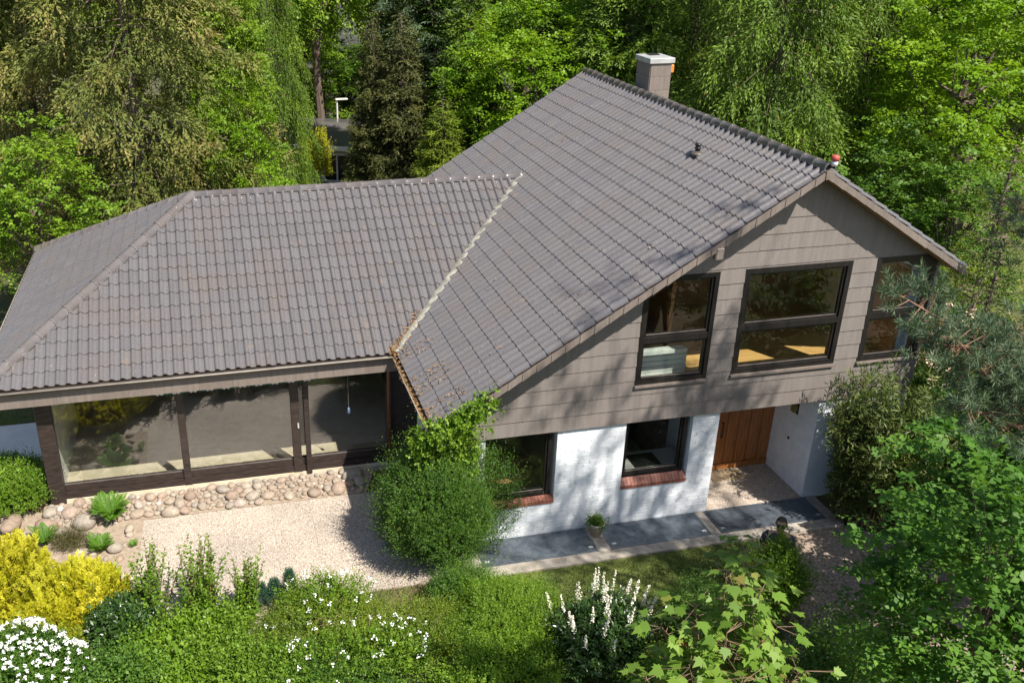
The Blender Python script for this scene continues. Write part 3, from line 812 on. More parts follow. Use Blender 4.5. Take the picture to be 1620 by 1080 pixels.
# ------------------------------------------------------------------ leaf tools
def unit(a): return a / np.maximum(np.linalg.norm(a, axis=-1, keepdims=True), 1e-9)
def leaf_quads(P, D, Nn, Ln, Wd, fold=.18, curl=.0):
    D = unit(D); S = unit(np.cross(D, Nn)); N2 = np.cross(S, D)
    Ln = np.asarray(Ln)[:, None]; Wd = np.asarray(Wd)[:, None]
    V = np.stack([P, P + D*Ln*.45 + S*Wd*.5 + N2*Wd*fold, P + D*Ln - N2*Ln*curl, P + D*Ln*.45 - S*Wd*.5 + N2*Wd*fold], 1)
    n = len(P); return V.reshape(-1, 3), np.arange(4 * n).reshape(n, 4)
def rnd(n, k=3): return rng.normal(0, 1, (n, k))
def lumpy(D, k, amp, seed):
    r = np.random.default_rng(seed); f = np.zeros(len(D))
    for _ in range(k):
        a = r.normal(0, 1, 3); f += np.cos(D @ a * r.uniform(2, 4.5) + r.uniform(0, 6.3))
    return 1 + amp * f / math.sqrt(k)
def join(parts):
    V, F, Tn = [], [], []; n = 0
    for v, f, t in parts: V.append(v); F.append(f + n); Tn.append(t); n += len(v)
    return np.concatenate(V), np.concatenate(F), np.concatenate(Tn)

def twig_leaves(O, D, ln, k, Lf, Wf, ang=.9, up=.35, tint0=None, tv=.25, drop=.0, fold=.18):
    """leaves set alternately along many short twigs"""
    n = len(O); D = unit(D); ln = np.broadcast_to(ln, (n,))
    A = unit(np.cross(D, rnd(n))); B_ = np.cross(D, A)
    s = (np.arange(k) + .5) / k
    P = O[:, None] + D[:, None] * (s[None, :, None] * ln[:, None, None])
    P[:, :, 2] -= drop * (s ** 2)[None] * ln[:, None]
    ph = (np.arange(k) * 2.4)[None, :] + rng.uniform(0, 6.3, (n, 1))
    side = A[:, None] * np.cos(ph)[..., None] + B_[:, None] * np.sin(ph)[..., None]
    LD = D[:, None] * math.cos(ang) + side * math.sin(ang) + rng.normal(0, .18, (n, k, 3))
    NN = np.array([0, 0, 1.0]) * up + D[:, None] * .5 + rng.normal(0, .35, (n, k, 3)) - side * .2
    sc = (1.0 - .35 * s)[None, :] * rng.uniform(.7, 1.2, (n, k))
    V, F = leaf_quads(P.reshape(-1, 3), LD.reshape(-1, 3), NN.reshape(-1, 3), (Lf * sc).ravel(), (Wf * sc).ravel(), fold)
    t = (rng.random(n) if tint0 is None else tint0)[:, None] * (1 - tv) + rng.random((n, k)) * tv + .12 * (s[None] - .5)
    return V, F, np.clip(t, 0, 1).ravel()

def ellipsoid_pts(n, rad, rmin=.55, seed=1, amp=.12, zmin=-.9):
    D = unit(rnd(int(n * 4) + 60)); D = D[D[:, 2] > zmin][:n]
    r = (rmin + (1 - rmin) * rng.random(len(D)) ** .55) * lumpy(D, 9, amp, seed)
    return D * np.array(rad) * r[:, None], D
def bush(name, label, loc, rad, ntwig, k, Lf, Wf, m, tl=.2, seed=1, group=None, amp=.17, cat='shrub', zmin=-.55, up=.5, rmin=.5, stem=True, extra=None, ang=.9, stray=.06):
    loc = np.array(loc, dtype=float)
    root = thing(name, tuple(loc), label, cat, group)
    O, D = ellipsoid_pts(ntwig, rad, rmin, seed, amp, zmin)
    O = O + loc + np.array([0, 0, rad[2] * .95 if zmin > -.8 else rad[2]])
    Dd = D + rnd(len(D)) * .35 + np.array([0, 0, up])
    keep = O[:, 2] > .03; O, Dd = O[keep], Dd[keep]
    O -= unit(Dd) * tl * .5
    patch = lumpy(unit(O - loc) * 1.7, 8, .5, seed + 5) * .5
    lens = tl * rng.uniform(.6, 1.3, len(O)); st_ = rng.random(len(O)) < stray; lens[st_] *= rng.uniform(1.6, 2.6, st_.sum())
    parts = [twig_leaves(O, Dd, lens, k, Lf, Wf, ang, tint0=np.clip(patch * .5 + rng.random(len(O)) * .5, 0, 1))]
    nc = int(ntwig * .14); Oc = loc + np.array([0, 0, rad[2] * .9]) + unit(rnd(nc)) * (np.array(rad) * .82) * (rng.random((nc, 1)) ** .4)
    Oc = Oc[Oc[:, 2] > .04]; parts.append(twig_leaves(Oc, rnd(len(Oc)) + [0, 0, .4], tl, 6, Lf * 1.9, Wf * 2.2, 1.0))
    if extra is not None: parts.append(extra)
    V, F, t = join(parts); V[:, 2] = np.maximum(V[:, 2], .005)
    np_obj('foliage', V, F, m, root, t)
    if stem:
        b = MB()
        for i in range(7):
            a = random.uniform(0, 6.28); e = Vector(loc) + Vector((math.cos(a) * rad[0] * .55, math.sin(a) * rad[1] * .55, rad[2] * random.uniform(.8, 1.4)))
            b.tube([Vector(loc) + Vector((math.cos(a) * .05, math.sin(a) * .05, -.05)), (Vector(loc) + e) / 2 + Vector((0, 0, .1)), e], [.03, .02, .008], 5)
        b.build('stem', M_BARK, root)
    return root

# leaf colours
G_YEW = leafmat('yew_leaf', [(0, (.03, .08, .010)), (.5, (.065, .15, .016)), (1, (.15, .24, .035))], trans=.38)
G_FRESH = leafmat('fresh_leaf', [(0, (.07, .15, .012)), (.5, (.145, .265, .018)), (1, (.24, .36, .035))], trans=.4)
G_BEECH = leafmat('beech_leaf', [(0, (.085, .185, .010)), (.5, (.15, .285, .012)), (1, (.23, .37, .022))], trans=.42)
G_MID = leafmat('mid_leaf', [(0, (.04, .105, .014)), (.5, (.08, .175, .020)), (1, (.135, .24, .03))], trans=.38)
G_SPRUCE = leafmat('spruce_needle', [(0, (.03, .052, .012)), (.45, (.065, .10, .018)), (.8, (.10, .15, .025)), (1, (.15, .19, .04))], trans=.18, rough=.6)
G_SPRUCEN = leafmat('spruce_new_growth', [(0, (.038, .08, .010)), (.45, (.092, .165, .016)), (.75, (.15, .245, .022)), (1, (.215, .31, .035))], trans=.25, rough=.6)
G_CYP = leafmat('brown_tipped_cypress', [(0, (.058, .09, .016)), (.35, (.12, .155, .028)), (.65, (.185, .19, .045)), (.85, (.25, .195, .07)), (1, (.30, .19, .085))], trans=.2, rough=.65)
G_OLIVE = leafmat('olive_spruce', [(0, (.032, .042, .011)), (.5, (.075, .09, .022)), (.85, (.125, .13, .035)), (1, (.165, .14, .05))], trans=.15, rough=.6)
G_PINE = leafmat('pine_needle', [(0, (.045, .085, .048)), (.5, (.085, .135, .075)), (1, (.14, .19, .11))], trans=.15, rough=.55)
G_GOLD = leafmat('golden_conifer', [(0, (.13, .20, .012)), (.3, (.28, .33, .014)), (.7, (.48, .47, .018)), (1, (.62, .58, .05))], trans=.3, rough=.6)
G_YGREEN = leafmat('yellow_green_conifer', [(0, (.07, .12, .012)), (.5, (.15, .22, .018)), (1, (.26, .32, .03))], trans=.25)
G_BLUEG = leafmat('blue_green_conifer', [(0, (.015, .05, .03)), (.5, (.03, .085, .05)), (1, (.06, .13, .075))], trans=.15)
G_LAUREL = leafmat('laurel_leaf', [(0, (.018, .045, .010)), (.5, (.035, .08, .014)), (1, (.08, .14, .03))], trans=.15, rough=.3, spec=.6)
G_MAPLE = leafmat('maple_leaf', [(0, (.09, .18, .022)), (.5, (.15, .26, .035)), (.95, (.21, .33, .055)), (1, (.30, .16, .05))], trans=.42)
G_HAZEL = leafmat('hazel_leaf', [(0, (.045, .12, .016)), (.5, (.08, .19, .026)), (1, (.15, .28, .045))], trans=.42, rough=.5, spec=.25)
G_BAMBOO = leafmat('bamboo_leaf', [(0, (.05, .085, .02)), (.5, (.09, .135, .03)), (1, (.20, .24, .07))], trans=.35)
G_GRASS = leafmat('grass_blade', [(0, (.06, .085, .012)), (.5, (.10, .135, .02)), (1, (.17, .18, .04))], trans=.3)
G_FERN = leafmat('fern_frond', [(0, (.06, .15, .012)), (.5, (.10, .23, .018)), (1, (.16, .31, .03))], trans=.4)
G_HEATH = leafmat('heather_tuft', [(0, (.06, .05, .02)), (.5, (.10, .09, .03)), (1, (.12, .15, .04))], trans=.2)

# ------------------------------------------------------------------ tree builders
def trunk_mesh(b, base, top, r0, r1, bend=.15, n=7):
    base, top = Vector(base), Vector(top); pts, rad = [], []
    for i in range(7):
        t = i / 6; p = base.lerp(top, t) + Vector((math.sin(t*5 + base.x) * bend, math.cos(t*4 + base.y) * bend, 0)) * math.sin(math.pi * t)
        pts.append(p); rad.append(r0 + (r1 - r0) * t + (r0 * .35 if i == 0 else 0))
    b.tube(pts, rad, n); return pts
def spray_leaves(O, D, ln, k, Lf, Wf, tint0, droop=.25, tilt=.35):
    """flat two-ranked leaf sprays, as on beech, hazel or maple twigs"""
    n = len(O); D = unit(D); ln = np.broadcast_to(ln, (n,)); s = (np.arange(k) + .6) / k
    P = O[:, None] + D[:, None] * (s[None, :, None] * ln[:, None, None]); P[:, :, 2] -= droop * (s ** 2)[None] * ln[:, None]
    upv = unit(np.array([0, 0, 1.0]) + rnd(n) * tilt); S = unit(np.cross(D, upv)); sg = np.where(np.arange(k) % 2 == 0, 1.0, -1.0)
    LD = D[:, None] * .6 + S[:, None] * sg[None, :, None] + rng.normal(0, .22, (n, k, 3)); LD[:, :, 2] -= .15
    NN = upv[:, None] + rng.normal(0, .28, (n, k, 3)); sc = rng.uniform(.6, 1.25, (n, k)) * (1.08 - .35 * s)[None]
    V, F = leaf_quads(P.reshape(-1, 3), LD.reshape(-1, 3), NN.reshape(-1, 3), (Lf * sc).ravel(), (Wf * sc).ravel(), .12, .12)
    t = np.clip(tint0[:, None] + rng.random((n, k)) * .35, 0, 1).ravel(); return V, F, t
def deciduous(name, label, loc, zc, rad, nclump, ntw, Lf, Wf, m, clump=.75, flat=.5, seed=1, group=None, tr=.22, rmin=.35, amp=.22, cat='tree', zmin=-.75, tb=0.0, k=8):
    loc = np.array(loc, dtype=float); root = thing(name, tuple(loc), label, cat, group)
    D = unit(rnd(nclump * 5 + 40)); D = D[D[:, 2] > zmin][:nclump]; n = len(D)
    r = (rmin + (1 - rmin) * rng.random(n) ** .5) * lumpy(D, 9, amp, seed)
    C = np.array([loc[0], loc[1], zc]) + D * np.array(rad) * r[:, None]
    cr = clump * rng.uniform(.55, 1.35, n)
    a = rng.uniform(0, 6.283, (n, ntw)); e = rng.normal(.12, .38, (n, ntw))
    TD = np.stack([np.cos(a), np.sin(a), e], -1) + D[:, None] * .75
    O = C[:, None] + rng.normal(0, .28, (n, ntw, 3)) * cr[:, None, None] * np.array([1, 1, flat])
    ln = (cr[:, None] * rng.uniform(.45, 1.0, (n, ntw))).ravel()
    t0 = np.clip(tb + np.repeat(rng.random(n) * .5, ntw) + rng.random(n * ntw) * .2, 0, 1)
    V, F, t = spray_leaves(O.reshape(-1, 3), TD.reshape(-1, 3), ln, k, Lf, Wf, t0)
    np_obj('crown', V, F, m, root, t)
    b = MB(); pts = trunk_mesh(b, loc + np.array([0, 0, -.3]), (loc[0], loc[1], zc + rad[2] * .35), tr, tr * .3)
    for i in rng.choice(n, min(26, n), replace=False):
        q = pts[random.randint(2, 5)]; e_ = Vector(C[i]); b.tube([q, q.lerp(e_, .5) + Vector((0, 0, .25)), e_], [tr * .3, tr * .16, tr * .05], 5)
    b.build('trunk', M_BARK, root)
    return root
def conifer(name, label, loc, Ht, Rb, z0, nlimb, nspray, sl, k, Lf, Wf, m, droop=.3, hang=.9, pw=.85, group=None, tr=.22, cones=0, tipt=.35, bark=None, cat='tree', fan=.34, tb=.0, upl=.12, ang=.55):
    loc = np.array(loc, dtype=float); root = thing(name, tuple(loc), label, cat, group)
    f = np.sort(rng.random(nlimb) ** 1.15); z = z0 + (Ht - z0) * f
    lr = Rb * (1 - f) ** pw * rng.uniform(.6, 1.15, nlimb) + .12
    az = np.arange(nlimb) * 2.39996 + rng.normal(0, .4, nlimb)
    out = np.stack([np.cos(az), np.sin(az), np.zeros(nlimb)], 1); side = np.stack([-np.sin(az), np.cos(az), np.zeros(nlimb)], 1)
    wgt = lr * (lr * .45 + .35); I = np.repeat(np.arange(nlimb), np.maximum(4, (nspray * wgt / wgt.sum()).astype(int))); n = len(I)
    s = .12 + .88 * rng.random(n) ** .6
    lat = rng.uniform(-1, 1, n) * fan * lr[I] * (1.05 - s) ** .6
    dl = droop * rng.uniform(.6, 1.35, nlimb)
    P = loc + out[I] * (s * lr[I])[:, None] + side[I] * lat[:, None]
    P[:, 2] += z[I] + lr[I] * (upl * s - dl[I] * s * s) - np.abs(lat) * .35 + rng.normal(0, .06, n)
    Dn = out[I] * (.35 + .35 * s)[:, None] + side[I] * (np.sign(lat) * .4)[:, None] + rnd(n) * .4
    Dn[:, 2] -= hang * rng.uniform(.1, 1.4, n)
    lim_t = rng.random(nlimb) * .35
    V, F, t = twig_leaves(P, Dn, sl * rng.uniform(.45, 1.35, n), k, Lf, Wf, ang, up=.4, tint0=np.clip(tb + lim_t[I] + rng.random(n) * .3 + tipt * s ** 3, 0, 1), tv=.22, drop=.35 * hang)
    np_obj('crown', V, F, m, root, t)
    b = MB(); trunk_mesh(b, loc + np.array([0, 0, -.3]), loc + np.array([0, 0, Ht * .97]), tr, .02, .05)
    for i in range(0, nlimb, max(1, nlimb // 120)):
        q = [Vector(loc + np.array([0, 0, z[i]]) + out[i] * lr[i] * u + np.array([0, 0, lr[i] * (upl*u - dl[i]*u*u)])) for u in (0, .4, .8)]
        b.tube(q, [.026, .016, .004], 4, cap=False)
    b.build('trunk', bark or M_BARK, root)
    if cones:
        b = MB()
        for i in rng.choice(n, cones * 2, replace=False):
            if s[i] < .6: continue
            p = Vector(P[i]) - Vector((0, 0, .08)); b.tube([p, p - Vector((0, 0, .06)), p - Vector((0, 0, .15))], [.012, .032, .008], 6)
        b.build('cones', M_CONE, root)['kind'] = 'stuff'
    return root
def copy_tree(root, loc, rot, sc, label=None, group=None, name=None, mat=None):
    r = root.copy(); COL.objects.link(r); r.location = loc; r.rotation_euler = (0, 0, rot); r.scale = sc if hasattr(sc, '__len__') else (sc, sc, sc)
    if name: r.name = name
    if label: r['label'] = label
    if group: r['group'] = group
    elif label and 'group' in r: del r['group']
    for ch in root.children:
        c = ch.copy(); COL.objects.link(c); c.parent = r; c.matrix_parent_inverse = Matrix.Translation(-root.location)
        if mat and ch.name.startswith('crown'):
            c.material_slots[0].link = 'OBJECT'; c.material_slots[0].material = mat
    return r
def gt(px, y):                       # a spot on the terrain seen above/below that pixel column, at depth y
    x = gy(px, 200, y)[0]; return (x, y, float(terrain(np.float64(x), np.float64(y))))

#@@VEG

# ------------------------------------------------------------------ patio, stones
for i in range(9):
    for j in range(5):
        xa, ya = -6.05 + i * .80, 2.88 - (j + 1) * .80
        if i == 0 and j > 2: continue
        if xa > .3 and ya < 1: continue
        if j == 4 and i in (2, 5, 6, 7): continue
        dz = random.uniform(-.004, .004)
        o = MB().box(xa + .0012, xa + .7988, ya + .0012, ya + .7988, -.06, .012 + dz * .4).build('patio_slab', M_AGG)
        tag(o, kind='structure')
def blob_data(name, sub, sx, sy, sz, rough, m, seed):
    bm = bmesh.new(); bmesh.ops.create_icosphere(bm, subdivisions=sub, radius=1)
    r = np.random.default_rng(seed); A = r.normal(0, 1, (6, 3)); ph = r.uniform(0, 6, 6)
    for v in bm.verts:
        n = np.array(v.co); k = 1 + rough * sum(math.cos(n @ A[i] * 1.8 + ph[i]) for i in range(6)) / 2.4
        v.co = Vector((n[0]*sx*k, n[1]*sy*k, n[2]*sz*k))
    me = bpy.data.meshes.new(name); bm.to_mesh(me); bm.free()
    me.polygons.foreach_set('use_smooth', np.ones(len(me.polygons), dtype=bool)); me.materials.append(m); return me
stone_me = [blob_data('stone', 2, 1, random.uniform(.7, .95), random.uniform(.55, .75), .14, M_STONE, 40 + i) for i in range(9)]
sb = thing('stone_border', (-4.2, 3.4, 0), 'border of rounded field stones set in sand along the glass wing front', 'stone border')
MB().add([(-7.5, 2.90, -.04), (-.80, 2.90, -.04), (-.45, 3.76, .05), (-7.5, 3.76, .05), (-7.5, 2.90, .012), (-.80, 2.90, .012), (-.45, 3.76, .07), (-7.5, 3.76, .07)], [(4,5,6,7),(0,1,5,4),(1,2,6,5),(2,3,7,6),(3,0,4,7)]).build('sand_bed', M_MORTAR, sb)
placed = []
def put_stone(x, y, z, r, parent, sink=.35, name='stone'):
    o = bpy.data.objects.new(name, random.choice(stone_me)); COL.objects.link(o); par(o, parent)
    o.matrix_basis = Matrix.Translation((x, y, z + r * (.6 - sink))) @ Matrix.Rotation(random.uniform(0, 6.28), 4, 'Z') @ Matrix.Rotation(random.uniform(-.2, .2), 4, 'X') @ Matrix.Diagonal((r, r, r * random.uniform(.8, 1.1), 1)); return o
tries = 0
while len(placed) < 235 and tries < 14000:
    tries += 1
    x = random.uniform(-7.4, -.85); y = random.uniform(2.98, 3.72)
    r = random.choice([.06, .08, .095, .11, .13, .15, .17]) * random.uniform(.85, 1.15)
    if tries > 5000: r *= .65
    if all((x-a)**2 + (y-c)**2 > ((r + q) * .78)**2 for a, c, q in placed):
        placed.append((x, y, r)); put_stone(x, y, .012 + (y - 2.9) * .065, r, sb)
rk = [(-.98, 3.50, .23, 'large rounded boulder at the end of the stone border by the big bush'), (-3.62, 3.30, .18, 'squat grey boulder in the middle of the stone border'),
      (-7.35, 2.95, .24, 'flat brown boulder below the dark corner post of the glass wing'), (-6.95, 3.35, .20, 'reddish boulder close under the corner post'),
      (-6.62, 2.92, .25, 'large tan boulder beside the fern'), (-7.05, 2.72, .15, 'small pale boulder among the rockery stones behind the heather'),
      (-8.05, 3.15, .30, 'broad boulder behind the golden conifer'), (-8.55, 3.55, .24, 'boulder at the foot of the leafy hedge plant'),
      (-5.72, 2.55, .15, 'small boulder at the corner of the patio'), (-5.95, 1.95, .17, 'sandy boulder at the patio edge beside the low fern'),
      (-7.75, 2.75, .16, 'grey boulder between golden conifer and heather'), (-6.35, 2.42, .14, 'round stone between the fern and the heather')]
for x, y, r, lab in rk:
    o = put_stone(x, y, .0, r, None, .12, 'boulder'); o['label'] = lab; o['category'] = 'boulder'; o['group'] = 'boulders of the rockery'
rp = thing('rockery_stones', (-6.7, 2.6, 0), 'scatter of small pale stones and sand in the rockery left of the patio', 'stones')
MB().prism([(-9, 1.2, -.03), (-5.5, 1.2, -.03), (-5.45, 2.95, -.03), (-6, 3.0, -.03), (-9, 4.2, -.03)][::-1], (0, 0, -.02)).build('sand_bed', M_MORTAR, rp).location = (0, 0, .045)
for i in range(60):
    put_stone(random.uniform(-8.6, -5.6), random.uniform(1.3, 3.1), .0, random.uniform(.04, .10), rp, .25)

# flower pot
pt = thing('flower_pot', (3.45, .38, .028), 'pale terracotta flower pot with small green plant between two grates', 'flower pot')
MB().lathe([(.11, 0), (.155, .24), (.175, .24), (.175, .29), (.155, .29), (.145, .25), (.10, .24)], (3.45, .38, .028), 24).build('pot', M_POT, pt, True)
O = np.array([3.45, .38, .27]) + rnd(220) * [.075, .075, .02]; D = rnd(220) * .6 + [0, 0, 1.]
V, F, t = twig_leaves(O, D, .16, 6, .05, .03, .9); np_obj('foliage', V, F, G_MID, pt, t)
O = np.array([3.43, .40, .4]) + rnd(8) * [.05, .05, .02]; V, F, t = twig_leaves(O, rnd(8) * .25 + [0, 0, 1.], .3, 7, .03, .015, .9); np_obj('shoots', V, F, G_FRESH, pt, t)

# litter in gutter and valley foot
n = 1500
P = np.stack([rng.uniform(-.11, -.01, n), rng.uniform(.1, W0, n) , np.full(n, GZ - .022) + rng.normal(0, .012, n)], 1)
k = 900; u = rng.random(k) ** 2.2 * .55; P2 = np.stack([u * XV * .35 - .06 + rng.normal(0, .05, k), W0 + u * H * .35 + rng.normal(0, .06, k), 0 * u], 1)
P2[:, 2] = ZE + np.maximum(P2[:, 0] * T, (P2[:, 1] - W0) * TW) + .03 + rng.random(k) * .02
k2 = 700; x_ = rng.random(k2) ** 2 * .7; y_ = rng.uniform(.3, W0 + .2, k2); P3 = np.stack([x_, y_, ZE + x_ * T + .028 + rng.random(k2) * .015], 1)
cl = np.floor(y_ / .2035); P3 = P3[(np.sin(cl * 7.3) > -.2)]
k3 = 700; x_ = rng.uniform(.5, 6.2, k3); y_ = rng.uniform(.5, 9.0, k3); msk = (y_ < W0 + x_ * T / TW - .2) & (np.sin(np.floor(x_ / .8) * 3.1 + np.floor(y_ / .41) * 5.7) > .93)
P4 = np.stack([x_, y_, ZE + x_ * T + .036], 1)[msk]
PP = np.concatenate([P, P2, P3, P4]); V, F = leaf_quads(PP, rnd(len(PP)) * [1, 1, .3], rnd(len(PP)) * .4 + [0, 0, 1.], rng.uniform(.03, .08, len(PP)), rng.uniform(.012, .03, len(PP)), .05)
tag(np_obj('dry_litter', V, F, M_LITTER, roof), kind='stuff')

# ------------------------------------------------------------------ garden plants
bush('clipped_bush', 'big round dark green bush between patio and white wall', (.14, .40, 0), (1.20, 1.02, 1.30), 10500, 10, .054, .021, G_YEW, tl=.30, seed=3, amp=.22, zmin=-.85, up=.85, rmin=.55, stray=.22)
# climber over the eave corner
cp = thing('climbing_vine', (.5, .35, 0), 'fresh green climber draped over the eave corner above the big bush', 'climber')
n = 520; u = rng.random(n); pth = np.array([[-.25, .35, 2.6], [.02, .1, 2.95], [.25, -.02, 3.05], [.62, -.06, 3.32], [.98, -.05, 3.55]])
seg = u * 3.999; i0 = seg.astype(int); fr = (seg - i0)[:, None]; O = pth[i0] * (1 - fr) + pth[i0 + 1] * fr + rnd(n) * [.12, .09, .11]
O2 = np.stack([rng.uniform(-.35, .85, 420), rng.uniform(.05, .5, 420), rng.uniform(2.1, 3.0, 420)], 1)
O2 = O2[O2[:, 2] < 3.0 - np.abs(O2[:, 0] - .2) * .3]
O = np.concatenate([O, O2]); V, F, t = twig_leaves(O, rnd(len(O)) + [0, -.6, -.1], .2, 7, .085, .06, 1.0); np_obj('foliage', V, F, G_FRESH, cp, t)
b = MB()
for k in range(5): b.tube([(.35 + k*.05, .45, 0), (.3 - k*.06, .4, 1.5), (.1 + k*.05, .2, 2.7), (.3 + k * .12, -.03, 3.1 + k * .07)], [.02, .015, .012, .005], 5)
b.build('stem', M_BARK, cp)

def fern(loc, n, ln, label, seed=0, m=G_FERN):
    root = thing('fern', loc, label, 'fern', 'ferns of the rockery'); parts = []
    for i in range(n):
        a = 6.283 * i / n + random.uniform(-.2, .2); o = np.array([math.cos(a), math.sin(a), 0]); l = ln * random.uniform(.75, 1.15); k = 26
        s = np.linspace(.06, 1, k)[:, None]; lift = random.uniform(.85, 1.25)
        P = np.array(loc) + o * l * s * .62 + np.array([0, 0, 1]) * l * (lift * 1.15 * s - .62 * s * s); tg = unit(np.gradient(P, axis=0)); sd = np.cross(tg, [0, 0, 1.0]); sd = unit(sd)
        w = l * .19 * np.sin(np.pi * np.clip(s * .82 + .16, 0, 1)) + .004
        for sg in (-1, 1):
            V, F = leaf_quads(P, sd * sg + tg * .45 - np.array([0, 0, .15]), np.cross(sd, tg) + rnd(k) * .1, w.ravel(), np.full(k, l * .034) , .05)
            parts.append((V, F, rng.random(k) * .5 + .3))
    V, F, t = join(parts); np_obj('fronds', V, F, m, root, t); return root
fern((-6.10, 3.02, .04), 34, .62, 'tall bright green fern in front of the glass wing corner')
fern((-7.32, 2.45, .02), 22, .46, 'small fern beside the heather at the rockery edge')
fern((-6.22, 1.98, .02), 24, .42, 'low fern right of the heather, nearest the patio corner')
fern((-5.62, 2.02, .01), 12, .2, 'tiny fern tuft at the patio edge')

def plumes(name, label, loc, rad, n, m, ln=.42, k=16, cat='shrub', lean=.45, Lf=.085, Wf=.03, seed=1, zmin=.0, upb=.75, amp=.15, group=None):
    loc = np.array(loc, float); root = thing(name, tuple(loc), label, cat, group)
    O, D = ellipsoid_pts(n, rad, .35, seed, amp, zmin); O = O * [1, 1, .8] + loc
    D = unit(D * lean + rnd(n)[:len(D)] * .18 + [0, 0, upb]); O[:, 2] = np.maximum(O[:, 2], .05)
    n = len(O); S = unit(np.cross(D, rnd(n))); s = np.linspace(.02, 1, k); l = ln * rng.uniform(.65, 1.25, n); parts = []
    nod = unit(rnd(n) * [1, 1, 0]) * .25
    tt = lumpy(unit(O - loc), 7, .35, seed) * .35 + rng.random(n) * .35
    for sg in (-1, 1, 0):
        P = O[:, None] + D[:, None] * (l[:, None] * s)[..., None] + nod[:, None] * (l[:, None] * s ** 2)[..., None]
        w = (np.sin(np.pi * np.clip(s * .75 + .22, 0, 1)))[None] * Lf * 1.25 * rng.uniform(.8, 1.2, (n, k))
        LD = S[:, None] * sg + D[:, None] * .75 + rng.normal(0, .15, (n, k, 3)); Nn = np.cross(S, D)[:, None] + rng.normal(0, .35, (n, k, 3))
        V, F = leaf_quads(P.reshape(-1, 3), LD.reshape(-1, 3), Nn.reshape(-1, 3), w.ravel(), np.full(n * k, Wf), .15)
        parts.append((V, F, np.clip(tt[:, None] + .25 * s[None] + rng.random((n, k)) * .15, 0, 1).ravel()))
    V, F, t = join(parts); np_obj('foliage', V, F, m, root, t)
    MB().tube([tuple(loc - [0, 0, .05]), tuple(loc + [0, 0, rad[2] * .5])], [.05, .02], 6).build('stem', M_BARK, root); return root
plumes('golden_conifer', 'bright golden yellow feathery conifer next to the rockery', (-6.55, .05, 0), (1.0, .95, .85), 1500, G_GOLD, ln=.36, seed=5)
plumes('golden_conifer', 'taller golden yellow conifer half out of the frame, behind the boulder bed', (-7.95, .95, 0), (.85, .9, 1.15), 1100, G_GOLD, ln=.36, seed=6)
plumes('golden_conifer', 'yellow-green conifer sloping away below the bright golden one', (-7.1, -1.0, 0), (.95, .8, .6), 800, G_YGREEN, ln=.32, seed=7)
bush('heather', 'brownish heather tuft between the small ferns', (-6.80, 2.25, 0), (.42, .30, .22), 900, 9, .035, .007, G_HEATH, tl=.16, seed=8, up=1.0, stem=False, rmin=.2)
bush('hedge_plant', 'glossy green ground cover left of the dark corner post', (-8.15, 4.0, 0), (.95, .75, .52), 1900, 8, .06, .03, G_FRESH, tl=.2, seed=9, stem=True)
bush('hedge_plant', 'darker leafy shrub behind the ground cover at the wing corner', (-8.35, 4.75, 0), (.85, .45, .42), 1100, 8, .06, .03, G_MID, tl=.2, seed=10)

def flowers(P, r, k, m, name, parent):
    n = len(P); O = np.repeat(P, k, 0) + rnd(n * k) * r * .5; a = rnd(n * k) * .5 + [0, 0, 1.]
    V, F = leaf_quads(O, rnd(n * k) * [1, 1, .3], a, np.full(n * k, r), rng.uniform(.6, 1.0, n * k) * r, .25)
    o = np_obj(name, V, F, m, parent); o['kind'] = 'stuff'; return o
ws = bush('white_flowering_shrub', 'shrub covered in dense white blossom in front of the golden conifer', (-7.0, -1.75, 0), (.95, .75, .62), 2200, 9, .06, .03, G_MID, tl=.22, seed=11)
O, D = ellipsoid_pts(330, (.97, .78, .66), .9, 11, .12, .0); flowers(O + [-7.0, -1.75, .66], .024, 22, M_FLOWER, 'blossom', ws)

# raspberry-like shrub with upright shoots
def shoots(name, label, loc, spread, n, ht, m, Lf, Wf, k=20, seed=1, cat='shrub', lean=.25, group=None, vary=.35):
    loc = np.array(loc, float); root = thing(name, tuple(loc), label, cat, group)
    O = loc + np.stack([rng.uniform(-1, 1, n) * spread[0], rng.uniform(-1, 1, n) * spread[1], np.zeros(n)], 1)
    D = unit(rnd(n) * [lean, lean, 0] + [0, 0, 1.]); l = ht * rng.uniform(1 - vary, 1 + vary * .6, n)
    V, F, t = twig_leaves(O, D, l, k, Lf, Wf, 1.05, up=.8, drop=.12)
    np_obj('foliage', V, F, m, root, t); b = MB()
    for i in range(0, n, 2):
        p = Vector(O[i]); e = p + Vector(D[i]) * l[i]; b.tube([p, (p + e) / 2, e - Vector((0, 0, .1 * l[i]))], [.012, .009, .004], 4, False)
    b.build('stem', M_TWIG, root); return root
bush('leafy_shrub', 'dense bright green shrub with toothed leaves in front of the patio', (-4.55, -1.6, 0), (1.2, .85, .36), 2600, 9, .085, .046, G_FRESH, tl=.42, seed=12, amp=.3, up=.9)
shoots('upright_shoot', 'leafy cane standing up before the patio corner next to the golden conifer', (-5.15, -.45, 0), (.17, .12), 52, 1.65, G_FRESH, .115, .062, 34, 13, group='leafy canes by the patio', lean=.16)
shoots('upright_shoot', 'tall leafy cane in the middle of the patio edge', (-4.3, -.55, 0), (.22, .14), 62, 1.60, G_FRESH, .115, .062, 34, 14, group='leafy canes by the patio', lean=.14)
shoots('upright_shoot', 'slim leafy cane beside the little blue-green cypress', (-3.5, -.6, 0), (.12, .11), 36, 1.45, G_FRESH, .11, .06, 32, 15, group='leafy canes by the patio', lean=.1)
bush('leafy_shrub', 'grey-green rhododendron with long leaves between golden conifer and canes', (-5.55, -.85, 0), (.60, .5, .50), 700, 8, .12, .042, G_LAUREL, tl=.2, seed=16)
